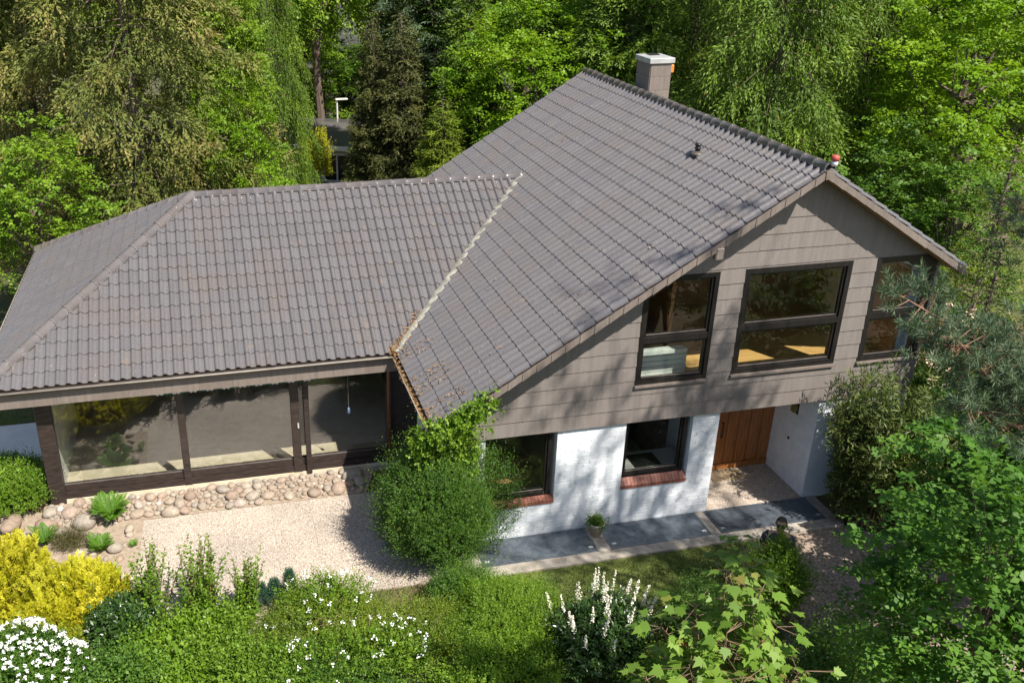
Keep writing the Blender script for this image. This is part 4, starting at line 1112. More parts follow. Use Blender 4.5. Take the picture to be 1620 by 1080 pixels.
def dwarf_cone(loc, ht, r, label):
    loc = np.array(loc, float); root = thing('dwarf_cypress', tuple(loc), label, 'conifer', 'dwarf cypresses by the patio'); n = 700
    u = rng.random(n) ** .8; a = rng.uniform(0, 6.283, n); rr = r * (1 - u) ** .8; O = loc + np.stack([np.cos(a) * rr, np.sin(a) * rr, u * ht], 1)
    V, F, t = twig_leaves(O, np.stack([np.cos(a) * .5, np.sin(a) * .5, np.ones(n)], 1) + rnd(n) * .15, .11, 8, .035, .012, .6); np_obj('foliage', V, F, G_BLUEG, root, t)
    MB().tube([tuple(loc - [0, 0, .05]), tuple(loc + [0, 0, ht * .9])], [.025, .005], 5).build('trunk', M_BARK, root)
dwarf_cone((-2.75, -.35, 0), .72, .17, 'pointed dwarf cypress, tallest of the little blue-green group')
dwarf_cone((-3.02, -.28, 0), .48, .19, 'second dwarf cypress, beside the tallest one')
dwarf_cone((-3.28, -.30, 0), .45, .2, 'squat dwarf cypress between its neighbours by the patio')
dwarf_cone((-3.55, -.22, 0), .40, .18, 'lowest dwarf cypress, beside the slim cane')
bush('spreading_juniper', 'low spreading moss-green juniper with pale roses growing through it', (-2.35, -1.55, 0), (1.25, .95, .38), 3000, 10, .055, .014, G_YGREEN, tl=.24, seed=17, up=.35)
bush('spreading_juniper', 'yellowish low juniper in front of the soil patch', (-.75, -2.0, 0), (1.0, .75, .38), 2400, 10, .055, .014, G_YGREEN, tl=.24, seed=18, up=.35)
bush('spreading_juniper', 'green juniper at the bottom below the white roses', (-2.7, -2.7, 0), (1.5, .7, .40), 2600, 10, .06, .016, G_MID, tl=.24, seed=19, up=.4)
wr = bush('wild_rose', 'loose green rose bush with scattered white flowers beside the cypresses', (-2.25, -1.0, 0), (.85, .65, .42), 900, 8, .055, .034, G_FRESH, tl=.26, seed=20, amp=.25)
O, D = ellipsoid_pts(34, (.9, .7, .50), .9, 20, .2, .1); flowers(O + [-2.25, -1.0, .44], .034, 7, M_FLOWER, 'rose_bloom', wr)
wr = bush('wild_rose', 'arching rose bush with white flowers at the very front of the bed', (-1.9, -2.5, 0), (1.5, .55, .46), 1100, 8, .055, .034, G_FRESH, tl=.26, seed=21, amp=.25)
O, D = ellipsoid_pts(46, (1.55, .6, .55), .9, 21, .2, .1); flowers(O + [-1.9, -2.5, .48], .034, 7, M_FLOWER, 'rose_bloom', wr)
b = MB(); dt = thing('dry_branches', (-1.6, -1.9, .0), 'tangle of dry bare brown twigs lying over the juniper', 'twigs')
for i in range(90):
    p = Vector((random.gauss(-1.6, .65), random.gauss(-1.75, .4), random.uniform(.35, .62))); d = Vector((random.gauss(0, 1), random.gauss(0, 1), random.gauss(0, .35))).normalized() * random.uniform(.15, .5)
    b.tube([p, p + d * .5 + Vector((0, 0, .03)), p + d], [.007, .006, .003], 4, False)
b.build('twig_tangle', M_TWIG, dt)['kind'] = 'stuff'
b = MB(); dt = thing('dry_branches', (-5.9, -1.3, .0), 'dead brown twigs showing between white blossom and golden conifer', 'twigs')
for i in range(60):
    p = Vector((random.gauss(-5.95, .25), random.gauss(-1.35, .22), random.uniform(.15, .42))); d = Vector((random.gauss(0, 1), random.gauss(0, 1), random.gauss(0, .3))).normalized() * random.uniform(.15, .4)
    b.tube([p, p + d], [.007, .003], 4, False)
b.build('twig_tangle', M_TWIG, dt)['kind'] = 'stuff'
bush('soft_green_shrub', 'rounded soft green shrub between lawn and yellowish juniper', (.80, -2.25, 0), (1.0, .95, .58), 4200, 10, .045, .018, G_FRESH, tl=.24, seed=22, up=.9)
bush('soft_green_shrub', 'fine-leaved green shrub behind the rounded one, near the big bush', (.25, -1.05, 0), (.70, .42, .42), 1500, 10, .045, .018, G_MID, tl=.24, seed=23, up=.9)
lr_ = bush('cherry_laurel', 'dark glossy laurel with upright cream flower spikes at the lawn edge', (2.05, -2.95, 0), (.78, .62, .62), 1300, 8, .12, .045, G_LAUREL, tl=.24, seed=24, up=.8)
n = 34; O, D = ellipsoid_pts(n, (.78, .62, .66), .92, 24, .12, .15); O = O + [2.05, -2.95, .68]; k = 76
s_ = rng.random((n, k)); Pq = O[:, None] + np.array([0, 0, 1.]) * (s_ * .30)[..., None] + (D * .1)[:, None] * s_[..., None] + rng.normal(0, .016, (n, k, 3)) * (1.1 - s_)[..., None]
V, F = leaf_quads(Pq.reshape(-1, 3), rnd(n * k), rnd(n * k), np.full(n * k, .026), np.full(n * k, .022), .1); np_obj('flower_spikes', V, F, M_CREAM, lr_)['kind'] = 'stuff'
bush('mixed_shrub', 'bushy bright green growth along the front of the bed between leafy shrub and roses', (-3.5, -2.55, 0), (.95, .55, .46), 1500, 9, .07, .038, G_FRESH, tl=.36, seed=26, amp=.3, up=.8)
bush('mixed_shrub', 'fresh leafy growth at the bottom behind the laurel and the soft green shrub', (.35, -3.25, 0), (1.2, .5, .42), 1500, 9, .055, .03, G_FRESH, tl=.34, seed=27, amp=.3, up=.8)
bush('mixed_shrub', 'tangled leafy growth between white blossom and leafy shrub', (-5.6, -2.2, 0), (.75, .6, .45), 1200, 9, .07, .04, G_MID, tl=.36, seed=28, amp=.3, up=.8)
# lawn blades and rough grass
def grass(name, n, xr, yr, h, m, dens_seed, mask=None):
    x = rng.uniform(*xr, n); y = rng.uniform(*yr, n)
    if mask is not None: q = mask(x, y); x, y = x[q], y[q]
    n = len(x); P = np.stack([x, y, np.full(n, -.02)], 1); t = np.clip(lumpy(np.stack([x, y, x * .3], 1) * .55, 8, .45, dens_seed) * .4 + rng.random(n) * .4, 0, 1)
    V, F = leaf_quads(P, rnd(n) * [.55, .55, .1] + [0, 0, 1.], rnd(n) * [1, 1, .1], h * rng.uniform(.6, 1.3, n), np.full(n, .012), .0)
    return tag(np_obj(name, V, F, m, None, t), name.replace('_', ' ') + ' of short mossy blades beside the house', 'grass', kind='stuff')
grass('lawn', 42000, (.9, 7.2), (-4.4, -.45), .05, G_GRASS, 3, lambda x, y: ~((x > 6.2) & (rng.random(len(x)) > .25)))
grass('rough_grass', 9000, (-13, -7.4), (7.7, 13), .14, G_FERN, 4)
grass('edge_grass', 2600, (-1.6, 1.3), (-1.5, -.2), .07, G_GRASS, 5)
rl = thing('garden_rail', (-9.5, 8.2, 0), 'low pale metal rail on the grass beyond the side terrace', 'railing')
b = MB(); b.tube([(-12.5, 8.2, .75), (-7.6, 8.2, .75)], .022, 8); b.build('top_bar', M_RAIL, rl); b = MB(); b.tube([(-12.5, 8.2, .42), (-7.6, 8.2, .42)], .018, 8); b.build('lower_bar', M_RAIL, rl)
for x in (-12.4, -10.8, -9.2, -7.65): MB().tube([(x, 8.2, -.1), (x, 8.2, .78)], .024, 8).build('post', M_RAIL, rl)

# maple sapling (lobed leaves)
ML = np.array([(0, 0), (.18, -.03), (.40, .02), (.34, .14), (.56, .34), (.36, .36), (.40, .52), (.22, .47), (.12, .72), (0, 1.0), (-.12, .72), (-.22, .47), (-.40, .52), (-.36, .36), (-.56, .34), (-.34, .14), (-.40, .02), (-.18, -.03)])
def lobed(P, D, Nn, size):
    D = unit(D); S = unit(np.cross(D, Nn)); N2 = np.cross(S, D); q = len(ML)
    V = P[:, None] + (S[:, None] * ML[None, :, :1] + D[:, None] * ML[None, :, 1:] - N2[:, None] * (.22 * ML[None, :, 1:] ** 2 + .25 * np.abs(ML[None, :, :1]) ** 1.5)) * size[:, None, None]
    return V.reshape(-1, 3), np.arange(len(P) * q).reshape(-1, q)
def maple(name, label, loc, shoots_, lf, m, group=None):
    loc = np.array(loc, float); root = thing(name, tuple(loc), label, 'tree', group); Ps, Ds, Ns = [], [], []; b = MB()
    b.tube([tuple(loc + [0, 0, -.1]), tuple(loc + [.03, 0, 1.2]), tuple(loc + [0, .04, 2.2])], [.05, .04, .025], 7)
    for (ex, ey, ez) in shoots_:
        e = np.array([ex, ey, ez]); st = np.array([loc[0], loc[1], max(.5, ez * .45)]); k = int(10 + 8 * np.linalg.norm(e - st))
        mid = (st + e) / 2 + np.array([0, 0, .25]); b.tube([tuple(st), tuple(mid), tuple(e)], [.022, .014, .005], 5)
        s = np.linspace(.15, 1.0, k)[:, None]; C = (1-s)**2 * st + 2*s*(1-s) * mid + s**2 * e
        for r in range(4):
            a = rng.uniform(0, 6.283, k); o = np.stack([np.cos(a), np.sin(a), rng.uniform(-.1, .35, k)], 1)
            pl_ = rng.uniform(.08, .34, k)[:, None]; P = C + o * pl_; Ps.append(P); Ds.append(o + [0, 0, -.35]); Ns.append(np.array([0, 0, 1.]) + rnd(k) * .3 + o * .25)
            for i in range(0, k, 2): b.tube([tuple(C[i]), tuple(P[i])], [.004, .003], 3, False)
    P, D, Nn = map(np.concatenate, (Ps, Ds, Ns)); n = len(P)
    V, F = lobed(P, D, Nn, lf * rng.uniform(.6, 1.25, n)); np_obj('crown', V, F, m, root, rng.random(n)); b.build('trunk', M_TWIG, root); return root
mp = []
for (px, py, d) in ((1180, 870, 10.6), (1190, 880, 10.9), (1150, 900, 10.4), (1205, 930, 10.2), (1100, 960, 10.5), (1045, 985, 10.7), (1150, 1000, 10.2), (1230, 990, 10.3), (1090, 1050, 10.2), (1180, 1070, 9.9), (1275, 1060, 10.1), (1020, 1070, 10.4), (1240, 1110, 9.8), (1330, 1100, 9.9), (1130, 1130, 9.9)):
    mp.append(tuple(gd(px, py, d)))
maple('young_maple', 'pale green young maple with lobed leaves in front of the porch lawn', (1.75, -6.7, 0), mp, .15, G_MAPLE)
bush('rose_thicket', 'small-leaved green thicket at the lawn edge behind the maple', (4.0, -2.9, 0), (.75, .55, .55), 1300, 8, .05, .03, G_MID, tl=.3, seed=31, amp=.3, up=.7)
bush('rose_thicket', 'upright fresh green thicket on the lawn in front of the porch grate', (5.36, -2.66, 0), (.68, .36, .84), 2500, 8, .055, .034, G_FRESH, tl=.32, seed=32, amp=.3, up=.9)
bush('rose_thicket', 'low thicket at the bottom between laurel and maple', (3.0, -4.1, 0), (.95, .6, .6), 1500, 8, .055, .034, G_FRESH, tl=.3, seed=33, amp=.25, up=.7)
bush('rose_thicket', 'spreading thicket of thin arching branches on the gravel beside the maple', (5.7, -4.5, 0), (1.0, .8, .6), 1500, 8, .05, .034, G_MID, tl=.34, seed=34, amp=.35, up=.6)

# hazel trees on the right
def hazel(name, label, loc, zc, rad, nc, seed):
    return deciduous(name, label, loc, zc, rad, nc, 11, .105, .078, G_HAZEL, clump=.55, flat=.45, seed=seed, tr=.07, rmin=.35, amp=.28, group='hazels at the right garden edge', k=9)
hazel('hazel_tree', 'broad green hazel with round leaves right of the gravel path', (5.1, -6.75, 0), 3.85, (1.3, 1.25, 1.7), 150, 41)
hazel('hazel_tree', 'taller hazel standing behind the broad one beside the bamboo', (7.75, -4.9, 0), 3.8, (1.3, 1.3, 2.0), 150, 42)
hazel('hazel_tree', 'shaded hazel beside the flank of the house, lowest of the hazels', (9.6, -3.2, 0), 2.2, (1.7, 1.5, 1.9), 170, 43)

# bamboo
def bamboo(loc, n, spread, ht, label):
    loc = np.array(loc, float); root = thing('bamboo_clump', tuple(loc), label, 'bamboo'); b = MB(); Os, Ds = [], []
    for i in range(n):
        a, r = random.uniform(0, 6.28), random.random() ** .5; bx = loc + np.array([math.cos(a) * r * spread[0] * .5, math.sin(a) * r * spread[1] * .5, 0])
        l = ht * random.uniform(.55, 1.05); ln = np.array([math.cos(a), math.sin(a), 0]) * random.uniform(.1, .45) * spread[0]
        pts = [bx + ln * (s ** 2.2) + np.array([0, 0, l * (s - .12 * s ** 3)]) for s in np.linspace(0, 1, 6)]
        b.tube([tuple(p) for p in pts], [.012, .011, .010, .008, .005, .003], 5, False)
        for s in np.linspace(.18, 1, 16):
            p = bx + ln * (s ** 2.2) + np.array([0, 0, l * (s - .12 * s ** 3)]); k = 3
            Os.append(p + rnd(k) * .10); Ds.append(rnd(k) * [1, 1, .3] + [0, 0, .1])
    O, D = np.concatenate(Os), np.concatenate(Ds)
    V, F, t = twig_leaves(O, D, .17, 6, .185, .036, .75, drop=.5, up=.8); np_obj('foliage', V, F, G_BAMBOO, root, t); b.build('canes', M_TWIG, root)
bamboo((9.0, -.3, 0), 85, (1.2, .8), 3.6, 'tall bamboo clump leaning over the white wall right of the porch')
bamboo((10.2, -.7, 0), 40, (1.3, 1.0), 3.0, 'darker bamboo clump at the corner of the house')

# pine branches reaching in
def pine(name, label, base, branches, npt, m=G_PINE, nl=.085, spread=.17):
    base = np.array(base, float); root = thing(name, tuple(base), label, 'tree'); b = MB(); Os, Ds = [], []
    top = max(p[2] for br in branches for p in br) + .3
    trunk_mesh(b, base + [0, 0, -.2], (base[0], base[1], top), .12, .05, .08)
    for br in branches:
        br = [np.array(p) for p in br]; b.tube([tuple(p) for p in br], [.03, .016, .005], 6)
        for s in rng.random(npt) ** .7:
            p = (1-s)**2 * br[0] + 2*s*(1-s) * br[1] + s*s * br[2]
            dr = unit((2*(1-s) * (br[1]-br[0]) + 2*s * (br[2]-br[1]))[None])[0]; q = p + rng.normal(0, 1, 3) * spread * (1.15 - s * .6)
            b.tube([tuple(p), tuple(q)], [.006, .003], 4, False); Os.append(q); Ds.append(dr * .6 + unit((q - p)[None])[0] * .6 + [0, 0, .35])
    O, D = np.array(Os), unit(np.array(Ds)); n = len(O); k = 76
    s = rng.random((n, k)); P = O[:, None] + D[:, None] * (s * .13 - .04)[..., None]
    LD = D[:, None] * .75 + unit(rng.normal(0, 1, (n, k, 3)))
    V, F = leaf_quads(P.reshape(-1, 3), LD.reshape(-1, 3), rnd(n * k), nl * rng.uniform(.7, 1.2, n * k), np.full(n * k, .0065), .0)
    np_obj('crown', V, F, m, root, np.clip(np.repeat(rng.random(n) * .5, k) + rng.random(n * k) * .5, 0, 1)); b.build('trunk', M_BARKR, root)
def brp(*pts): return [gd(*p) for p in pts]
pb = gd(1790, 680, 8.6)
pine('pine_tree', 'blue-green pine stretching a needle branch across the right gable window', (pb[0], pb[1], 0),
     [brp((1790, 690, 8.6), (1580, 560, 8.2), (1405, 455, 8.0)), brp((1790, 700, 8.6), (1600, 640, 8.1), (1500, 520, 7.9)), brp((1790, 640, 8.6), (1640, 560, 8.3), (1450, 540, 8.0)),
      brp((1790, 760, 8.6), (1650, 690, 8.2), (1520, 640, 8.0)), brp((1790, 740, 8.6), (1700, 640, 8.2), (1590, 590, 8.0)), brp((1790, 600, 8.6), (1700, 520, 8.4), (1600, 520, 8.2))], 92)
pb = gd(1760, 420, 11.5)
pine('pine_tree', 'second blue-green pine tip rising above the rhododendron beside the roof', (pb[0], pb[1], 0),
     [brp((1760, 420, 11.5), (1680, 370, 11.5), (1590, 310, 11.5)), brp((1760, 430, 11.5), (1680, 400, 11.5), (1600, 365, 11.5)), brp((1760, 400, 11.5), (1690, 330, 11.5), (1610, 330, 11.5))], 34, nl=.10, spread=.22)

# shrubs along the right flank of the house
rh = bush('rhododendron', 'rhododendron with pale pink-yellow blossom beyond the gable corner', (12.3, 1.6, 0), (1.0, .9, 1.75), 1500, 8, .13, .05, G_MID, tl=.25, seed=51)
O, D = ellipsoid_pts(70, (1.02, .92, 1.85), .9, 51, .12, .0); flowers(O + [12.3, 1.6, 1.7], .085, 9, M_PINKF, 'blossom', rh)
rh = bush('rhododendron', 'lower rhododendron with sparse pale blossom behind the bamboo', (11.2, -.6, 0), (.9, .8, 1.15), 1200, 8, .12, .05, G_LAUREL, tl=.25, seed=52)
O, D = ellipsoid_pts(26, (.92, .82, 1.2), .9, 52, .12, .0); flowers(O + [11.2, -.6, 1.12], .085, 8, M_PINKF, 'blossom', rh)
conifer('thuja', 'yellow-green thuja at the right edge behind the pine branch', (14.4, 3.6, 0), 6.6, 1.5, .3, 120, 3000, .26, 7, .08, .03, G_YGREEN, droop=.1, hang=.2, tr=.1, upl=.35)
conifer('thuja', 'dark thuja close to the eave at the right of the gable', (10.72, -.28, 0), 6.0, .85, .3, 130, 3200, .26, 7, .08, .03, G_SPRUCE, droop=.1, hang=.3, tr=.1, upl=.3)
bush('flank_shrub', 'dark shrub filling the corner between thuja and bamboo', (13.4, -.8, 0), (1.9, 1.4, 1.2), 2200, 8, .10, .05, G_MID, tl=.28, seed=53)
bush('flank_shrub', 'shaded shrub below the second pine at the frame edge', (15.6, .8, 0), (1.8, 1.5, 1.5), 2200, 8, .10, .05, G_MID, tl=.28, seed=54)

# tall tree beyond the right frame edge whose shade dapples the gable
deciduous('tall_birch', 'tall loose-crowned birch standing outside the garden whose shade dapples the white wall', (9.5, -9.2, 0), 14.6, (2.9, 2.2, 5.6), 128, 8, .12, .085, G_MID, clump=.72, flat=.6, seed=61, tr=.2, rmin=.25)

# ------------------------------------------------------------------ the wood behind the house

cyp = conifer('weeping_cypress', 'huge spreading conifer with brown-tipped drooping sprays behind the wing', gt(215, 17.5), 19, 4.6, .4, 190, 15500, .48, 8, .17, .060, G_CYP, ang=.42, droop=.42, hang=.75, pw=.40, tr=.2, tipt=.5, fan=.30, tb=-.05)
copy_tree(cyp, gt(60, 23), 2.1, (1.0, 1.0, .95), 'second brown-tipped conifer left of the huge one')
copy_tree(cyp, gt(310, 25.5), 4.0, (.62, .62, .9), 'slimmer brown-tipped conifer half hidden behind the huge one')
lf = deciduous('leafy_tree', 'small bright leafy tree at the back corner of the wing', gt(28, 13.4), 3.3, (2.0, 1.6, 2.8), 150, 13, .115, .08, G_FRESH, clump=.6, seed=71, tr=.12, tb=.1)
be = deciduous('beech_tree', 'brilliant green beech beside the main ridge end', gt(858, 20), 5.3, (3.3, 2.8, 3.6), 240, 18, .135, .10, G_BEECH, clump=.85, seed=77, tb=.15)
be2 = deciduous('sunlit_maple', 'sunlit yellow-green maple at the right behind the gable', gt(1515, 10.5), 6.2, (2.7, 2.4, 4.0), 220, 17, .14, .11, G_BEECH, clump=.8, seed=79, tb=.2)
copy_tree(be, gt(-30, 25), 1.0, (1.1, 1.1, 1.6), 'bright green tree top in the far left corner', name='leafy_tree')
copy_tree(lf, gt(392, 16.5), 2.4, (.66, .7, 1.12), 'fresh green hornbeam squeezed between brown conifer and cone-hung spruce', name='hornbeam', mat=G_BEECH)
copy_tree(be2, gt(362, 20.5), 1.4, (.62, .62, 1.05), 'slim bright tree behind the hornbeam', name='leafy_tree', mat=G_FRESH)
wsp = conifer('weeping_spruce', 'great weeping spruce with light green tips behind the main ridge', gt(1215, 13.8), 16.5, 3.8, .3, 150, 15000, .68, 8, .19, .052, G_SPRUCEN, ang=.30, droop=.5, hang=1.35, pw=.50, fan=.20, cones=150, tr=.18, tb=.1)
copy_tree(wsp, gt(432, 22.5), .8, (.50, .50, 1.0), 'dark spruce with hanging branches and orange cones left of the neighbour house', name='hanging_spruce')
copy_tree(wsp, gt(1345, 15), 2.8, (.8, .8, .95), 'weeping spruce half hidden behind the great one')
copy_tree(wsp, gt(1085, 19.5), 4.4, (.9, .9, 1.0), 'weeping spruce between the chimney and the great one')
osp = conifer('olive_spruce', 'left one of the twin dark olive spruces', gt(592, 26), 8.6, 1.35, .2, 190, 9500, .26, 7, .12, .040, G_OLIVE, droop=.22, hang=.5, pw=.85, tr=.16, upl=.2, tipt=.45)
copy_tree(osp, gt(636, 25), 2.0, (1.4, 1.4, .98), 'right one of the twin dark olive spruces, reddish at the top')
copy_tree(osp, gt(742, 24), 3.1, (1.6, 1.6, 1.25), 'green spruce between the pine and the bright beech', name='green_spruce', mat=G_SPRUCEN)
copy_tree(osp, gt(700, 19.5), 1.1, (1.15, 1.15, .62), 'yellowish young conifer peeking over the wing ridge before the pine', name='young_conifer', mat=G_YGREEN)
copy_tree(osp, gt(566, 21.5), 4.1, (.8, .8, .25), 'olive bush-like conifer over the wing ridge near the neighbour house', name='garden_conifer')
copy_tree(osp, gt(985, 18.5), .4, (2.1, 2.1, 1.8), 'dark fir left behind the chimney', name='shade_fir', mat=G_SPRUCEN)
copy_tree(osp, gt(1045, 23), 5.0, (2.3, 2.3, 1.9), 'dark fir rising right above the chimney', name='shade_fir', mat=G_SPRUCE)
copy_tree(osp, gt(650, 31), 2.2, (2.1, 2.1, 1.9), 'tall spruce behind the twin olive spruces', name='tall_spruce', mat=G_SPRUCE)
deciduous('tall_pine', 'tall grey-green pine with reddish trunk behind the twin spruces', gt(697, 29), 8.0, (2.8, 2.6, 6.8), 260, 14, .22, .04, G_PINE, clump=.7, seed=76, tr=.2, flat=.4)
copy_tree(be, gt(470, 50), .5, (1.3, 1.3, 2.1), 'sunlit beech crown above the neighbour house')
copy_tree(be2, gt(815, 30), 3.5, (1.7, 1.7, 1.35), 'deeper green beech behind the brilliant one', name='beech_tree', mat=G_MID)
copy_tree(be2, gt(1625, 15), 2.5, (1.3, 1.3, 1.3), 'second sunlit tree further back at the right edge')
copy_tree(be, gt(1415, 16), 5.5, (.95, .95, 1.55), 'fresh green tree between weeping spruce and sunlit maple', name='leafy_tree', mat=G_FRESH)
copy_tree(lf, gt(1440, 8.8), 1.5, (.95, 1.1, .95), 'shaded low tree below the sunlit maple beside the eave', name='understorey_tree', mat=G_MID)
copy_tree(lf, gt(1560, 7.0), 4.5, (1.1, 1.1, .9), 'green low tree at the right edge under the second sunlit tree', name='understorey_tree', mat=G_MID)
copy_tree(lf, gt(505, 52), 1.2, (1.7, 1.6, 1.1), 'low bright tree across the road, left of the street lamp', name='roadside_tree', mat=G_FRESH)
copy_tree(lf, gt(548, 54), 3.3, (1.7, 1.6, 1.2), 'low dark tree across the road behind the street lamp', name='roadside_tree', mat=G_MID)
copy_tree(lf, gt(590, 52), 5.3, (1.8, 1.6, 1.2), 'low tree across the road behind the twin spruces', name='roadside_tree', mat=G_MID)
# middle and far wood: copies that only their place tells apart
def wood(y0, y1, stp, kinds, zs):
    x = -38.0
    while x < 75:
        y = random.uniform(y0, y1); px = PPX + FPX * (((x - CX) * _RT[0] + (y - CY) * _RT[1]) / ((x - CX) * _FW[0] + (y - CY) * _FW[1] + 12 * math.sin(PITCH)))
        x += stp * random.uniform(.8, 1.2)
        if -150 < px < 1800 and not (y < 47 and 400 < px < 640):
            src, nm, lab, grp, m_, sc = random.choice(kinds); v = sc * random.uniform(.88, 1.15)
            copy_tree(src, (x, y, float(terrain(np.float64(x), np.float64(y)))), random.uniform(0, 6.28), (v, v, v * zs), lab, grp, nm, m_)
KB = (be, 'wood_beech', 'bright broadleaf tree standing in the wood behind the garden trees', 'bright broadleaf trees of the wood', G_BEECH, 1.35)
KF = (be2, 'wood_maple', 'green broadleaf tree standing deeper in the wood', 'green broadleaf trees of the wood', G_FRESH, 1.35)
KM = (be, 'wood_lime', 'darker broadleaf tree standing in the far wood', 'darker broadleaf trees of the wood', G_MID, 1.55)
KS = (osp, 'wood_spruce', 'tall spruce standing in the far wood', 'spruces of the far wood', G_SPRUCEN, 2.0)
wood(29, 36, 5.5, [KF, KB, KF, KS], 1.35)
wood(40, 46, 6.0, [KF, KB, KM], 1.5)
wood(52, 58, 6.5, [KM, KF, KS, KB], 1.7)
wood(64, 72, 7.0, [KM, KF], 2.0)

# ------------------------------------------------------------------ neighbour house, lamp, posts
hx, hy = 3.75, 36.0; hz = float(terrain(np.float64(hx), np.float64(hy))) - .55
nh = thing('neighbour_house', (hx, hy, hz), 'neighbour bungalow with dark roof seen through a gap in the wood', 'house')
A_ = Matrix.Translation((hx, hy, hz)) @ Matrix.Rotation(math.radians(-24), 4, 'Z')
def nb(mb, name, m, p):
    mb.v = [tuple(A_ @ Vector(v)) for v in mb.v]; return mb.build(name, m, p)
nb(MB().box(-5, 1.2, 0, 6, -1.2, 2.5), 'wall', plain('pale_render_wall', (.55, .47, .36), (.62, .54, .43), 3, .8), nh)
rf = nb(MB().prism([(-5.6, -.6, 2.45), (1.8, -.6, 2.45), (1.8, 3, 3.0), (-5.6, 3, 3.0)], (0, 0, .12)), 'roof', M_TILE, nh)
nb(MB().prism([(-5.6, 3.01, 3.0), (1.8, 3.01, 3.0), (1.8, 6.6, 2.45), (-5.6, 6.6, 2.45)], (0, 0, .12)), 'rear_roof', M_TILE, nh)
nb(MB().box(-5.65, 1.85, -.68, -.6, 2.38, 2.60), 'fascia', M_FLOWER, nh)
wn_ = nb(MB().box(-1.2, .4, -.05, .02, .5, 2.1), 'window', M_FLOWER, nh)
nb(MB().box(-1.08, -.45, -.07, -.04, .62, 1.98), 'pane', M_BLACK, wn_); nb(MB().box(-.35, .28, -.07, -.04, .62, 1.98), 'pane', M_BLACK, wn_)
bush('forsythia', 'lemon yellow bush before the neighbour bungalow', tuple(gt(496, 30)), (.7, .7, 1.8), 1500, 8, .09, .05, G_GOLD, tl=.25, seed=95)
lx = gy(534, 190, 43.0); lz = float(terrain(np.float64(lx[0]), np.float64(43.)))
sl = thing('street_lamp', (lx[0], 43.0, lz), 'grey street lamp on the road beyond the neighbour bungalow', 'street lamp')
zt = gy(534, 158, 43.0)[2]
MB().tube([(lx[0], 43, lz - .2), (lx[0], 43, zt)], [.07, .05], 8).build('post', M_RAIL, sl); bevel(MB().box(lx[0] - .1, lx[0] + .65, 42.85, 43.1, zt, zt + .1).build('lamp_head', M_RAIL, sl), .03)
for px in (543, 551, 560):
    q = gy(px, 186, 44.0); zq = float(terrain(np.float64(q[0]), np.float64(44.)))
    o = thing('marker_post', (q[0], 44.0, zq), 'white marker post standing along the far road', 'post', 'marker posts along the road')
    MB().tube([(q[0], 44, zq - .2), (q[0], 44, zq + 1.0)], .07, 8).build('shaft', M_METALW, o); MB().tube([(q[0], 44, zq + 1.0), (q[0], 44, zq + 1.12)], [.075, .04], 8).build('cap', M_BLACK, o)

# ------------------------------------------------------------------ the person behind the maple
px_, py_ = 5.75, -2.13
pr = thing('person', (px_, py_, -.02), 'person with short dark hair and sunglasses standing behind the maple, only the head showing', 'person'); pr.rotation_euler = (0, 0, -.62)
def skin_body():
    J = dict(pel=(0,0,.93,.15), sp=(0,.01,1.15,.14), ch=(0,.01,1.35,.165), nk=(0,0,1.50,.058), hd0=(0,-.01,1.56,.062), hd1=(0,-.015,1.62,.088), hd2=(0,-.012,1.70,.094), hd3=(0,-.005,1.755,.06))
    E_ = [('pel','sp'),('sp','ch'),('ch','nk'),('nk','hd0'),('hd0','hd1'),('hd1','hd2'),('hd2','hd3')]
    for s, g in ((-1, 'l'), (1, 'r')):
        J.update({g+'sh': (s*.19, .01, 1.41, .07), g+'el': (s*.25, .04, 1.13, .045), g+'wr': (s*.24, -.05, .88, .03), g+'pa': (s*.235, -.075, .80, .036)})
        E_ += [('ch', g+'sh'), (g+'sh', g+'el'), (g+'el', g+'wr'), (g+'wr', g+'pa')]
        for i, (dx, l) in enumerate(((-.03, .075), (-.01, .09), (.01, .085), (.03, .065))):
            J[g+'f%d' % i] = (s*.235 + dx, -.085, .765, .010); J[g+'g%d' % i] = (s*.235 + dx, -.10, .765 - l*.55, .009); J[g+'h%d' % i] = (s*.235 + dx, -.085, .765 - l, .008)
            E_ += [(g+'pa', g+'f%d' % i), (g+'f%d' % i, g+'g%d' % i), (g+'g%d' % i, g+'h%d' % i)]
        J[g+'t0'] = (s*.205, -.10, .83, .012); J[g+'t1'] = (s*.195, -.125, .785, .009); E_ += [(g+'wr', g+'t0'), (g+'t0', g+'t1')]
        J.update({g+'hp': (s*.10, 0, .88, .10), g+'kn': (s*.11, -.02, .50, .062), g+'an': (s*.115, .02, .10, .042), g+'to': (s*.13, -.14, .045, .04)})
        E_ += [('pel', g+'hp'), (g+'hp', g+'kn'), (g+'kn', g+'an'), (g+'an', g+'to')]
    names = list(J); me = bpy.data.meshes.new('body')
    me.from_pydata([(px_ + J[n][0], py_ + J[n][1], J[n][2] - .02) for n in names], [(names.index(a), names.index(c)) for a, c in E_], [])
    o = mesh_obj('body', me, pr); sk = o.modifiers.new('skin', 'SKIN'); sk.use_smooth_shade = True
    for i, n in enumerate(names):
        v = me.skin_vertices[0].data[i]; r = J[n][3]; v.radius = (r, r * (.78 if n in ('pel', 'sp', 'ch') else 1.0)); v.use_root = n == 'pel'
    ss = o.modifiers.new('sub', 'SUBSURF'); ss.levels = 2; ss.render_levels = 2; me.materials.append(M_SKIN); return o
skin_body()
b = MB(); b.lathe([(.155, .90), (.165, 1.0), (.175, 1.2), (.20, 1.36), (.17, 1.44), (.075, 1.495)], (0, 0, 0), 18)
for s in (-1, 1): b.tube([(s*.15, .01, 1.43), (s*.215, .02, 1.36), (s*.245, .035, 1.2)], [.08, .075, .062], 10)
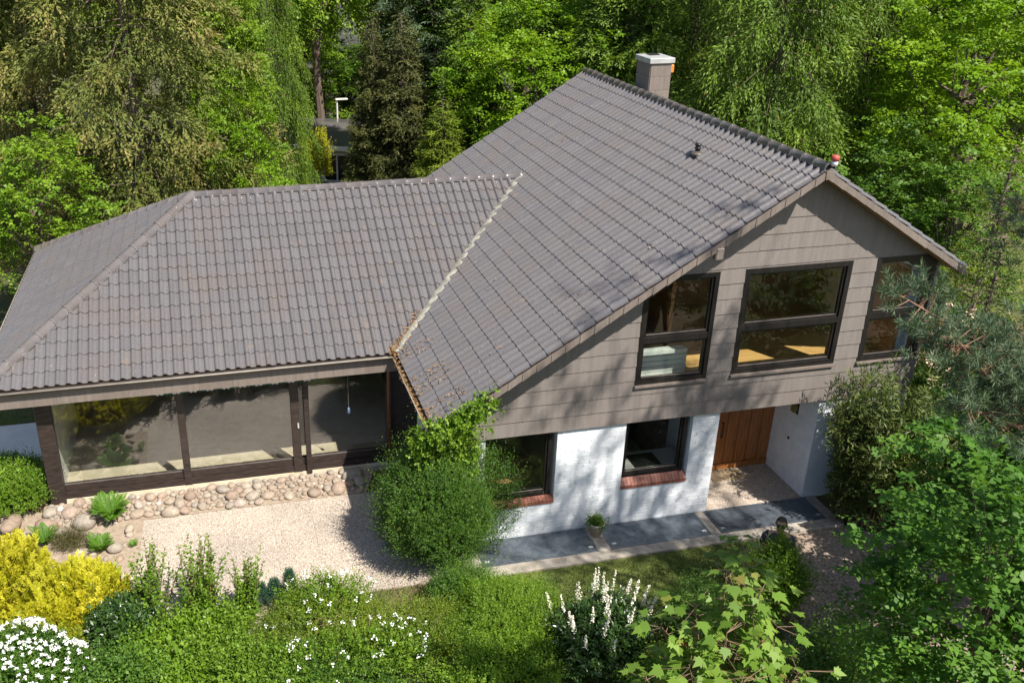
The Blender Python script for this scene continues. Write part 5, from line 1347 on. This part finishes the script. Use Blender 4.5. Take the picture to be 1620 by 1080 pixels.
b.v = [(px_ + x, py_ + y * (.75 if abs(x) < .2 else 1), z - .02) for x, y, z in b.v]; b.build('shirt', M_SHIRT, pr, True)
b = MB()
for s in (-1, 1): b.tube([(s*.085, 0, .95), (s*.10, 0, .85), (s*.11, -.02, .50), (s*.115, .01, .09)], [.12, .115, .08, .062], 12)
b.v = [(px_ + x, py_ + y, z - .02) for x, y, z in b.v]; b.build('trousers', M_JEANS, pr, True)
for s in (-1, 1):
    b = MB(); b.tube([(px_ + s*.113, py_ + .07, .035), (px_ + s*.12, py_ - .04, .04), (px_ + s*.13, py_ - .17, .02)], [.048, .052, .04], 10); b.build('shoe', M_SHOE, pr, True)
def head_blob(sx, sy, sz, c, keep, m, name):
    bm = bmesh.new(); bmesh.ops.create_uvsphere(bm, u_segments=24, v_segments=16, radius=1)
    bmesh.ops.delete(bm, geom=[v for v in bm.verts if not keep(v.co)], context='VERTS')
    for v in bm.verts: v.co = Vector((v.co.x*sx + c[0], v.co.y*sy + c[1], v.co.z*sz + c[2]))
    me = bpy.data.meshes.new(name); bm.to_mesh(me); bm.free(); me.polygons.foreach_set('use_smooth', np.ones(len(me.polygons), dtype=bool)); me.materials.append(m); return mesh_obj(name, me, pr)
head_blob(.094, .112, .115, (px_, py_ + .005, 1.68), lambda c: c.z > .62 or (c.y > .2 and c.z > -.4), M_HAIR, 'hair')
for s in (-1, 1):
    o = MB().lathe([(.004, -.01), (.034, -.008), (.036, 0), (.034, .008), (.004, .01)], (0, 0, 0), 14).build('sunglass_lens', M_BLACK, pr, True)
    o.matrix_basis = Matrix.Translation((px_ + s * .036, py_ - .105, 1.672)) @ Matrix.Rotation(math.pi / 2, 4, 'X'); o.matrix_parent_inverse = wm(pr).inverted()
    MB().box(px_ + s*.072, px_ + s*.086, py_ - .10, py_ + .01, 1.675, 1.685).build('temple_arm', M_BLACK, pr)
    o = head_blob(.014, .026, .034, (px_ + s*.092, py_ + .005, 1.655), lambda c: True, M_SKIN, 'ear')
MB().add([(px_, py_ - .098, 1.68), (px_ - .016, py_ - .10, 1.625), (px_ + .016, py_ - .10, 1.625), (px_, py_ - .132, 1.632), (px_, py_ - .09, 1.615)], [(0,1,3),(0,3,2),(1,4,3),(3,4,2)]).build('nose', M_SKIN, pr)
MB().tube([(px_ - .026, py_ - .096, 1.592), (px_, py_ - .103, 1.590), (px_ + .026, py_ - .096, 1.592)], [.004, .007, .004], 6).build('mouth', plain('lip', (.35, .12, .10), None, rough=.5), pr)
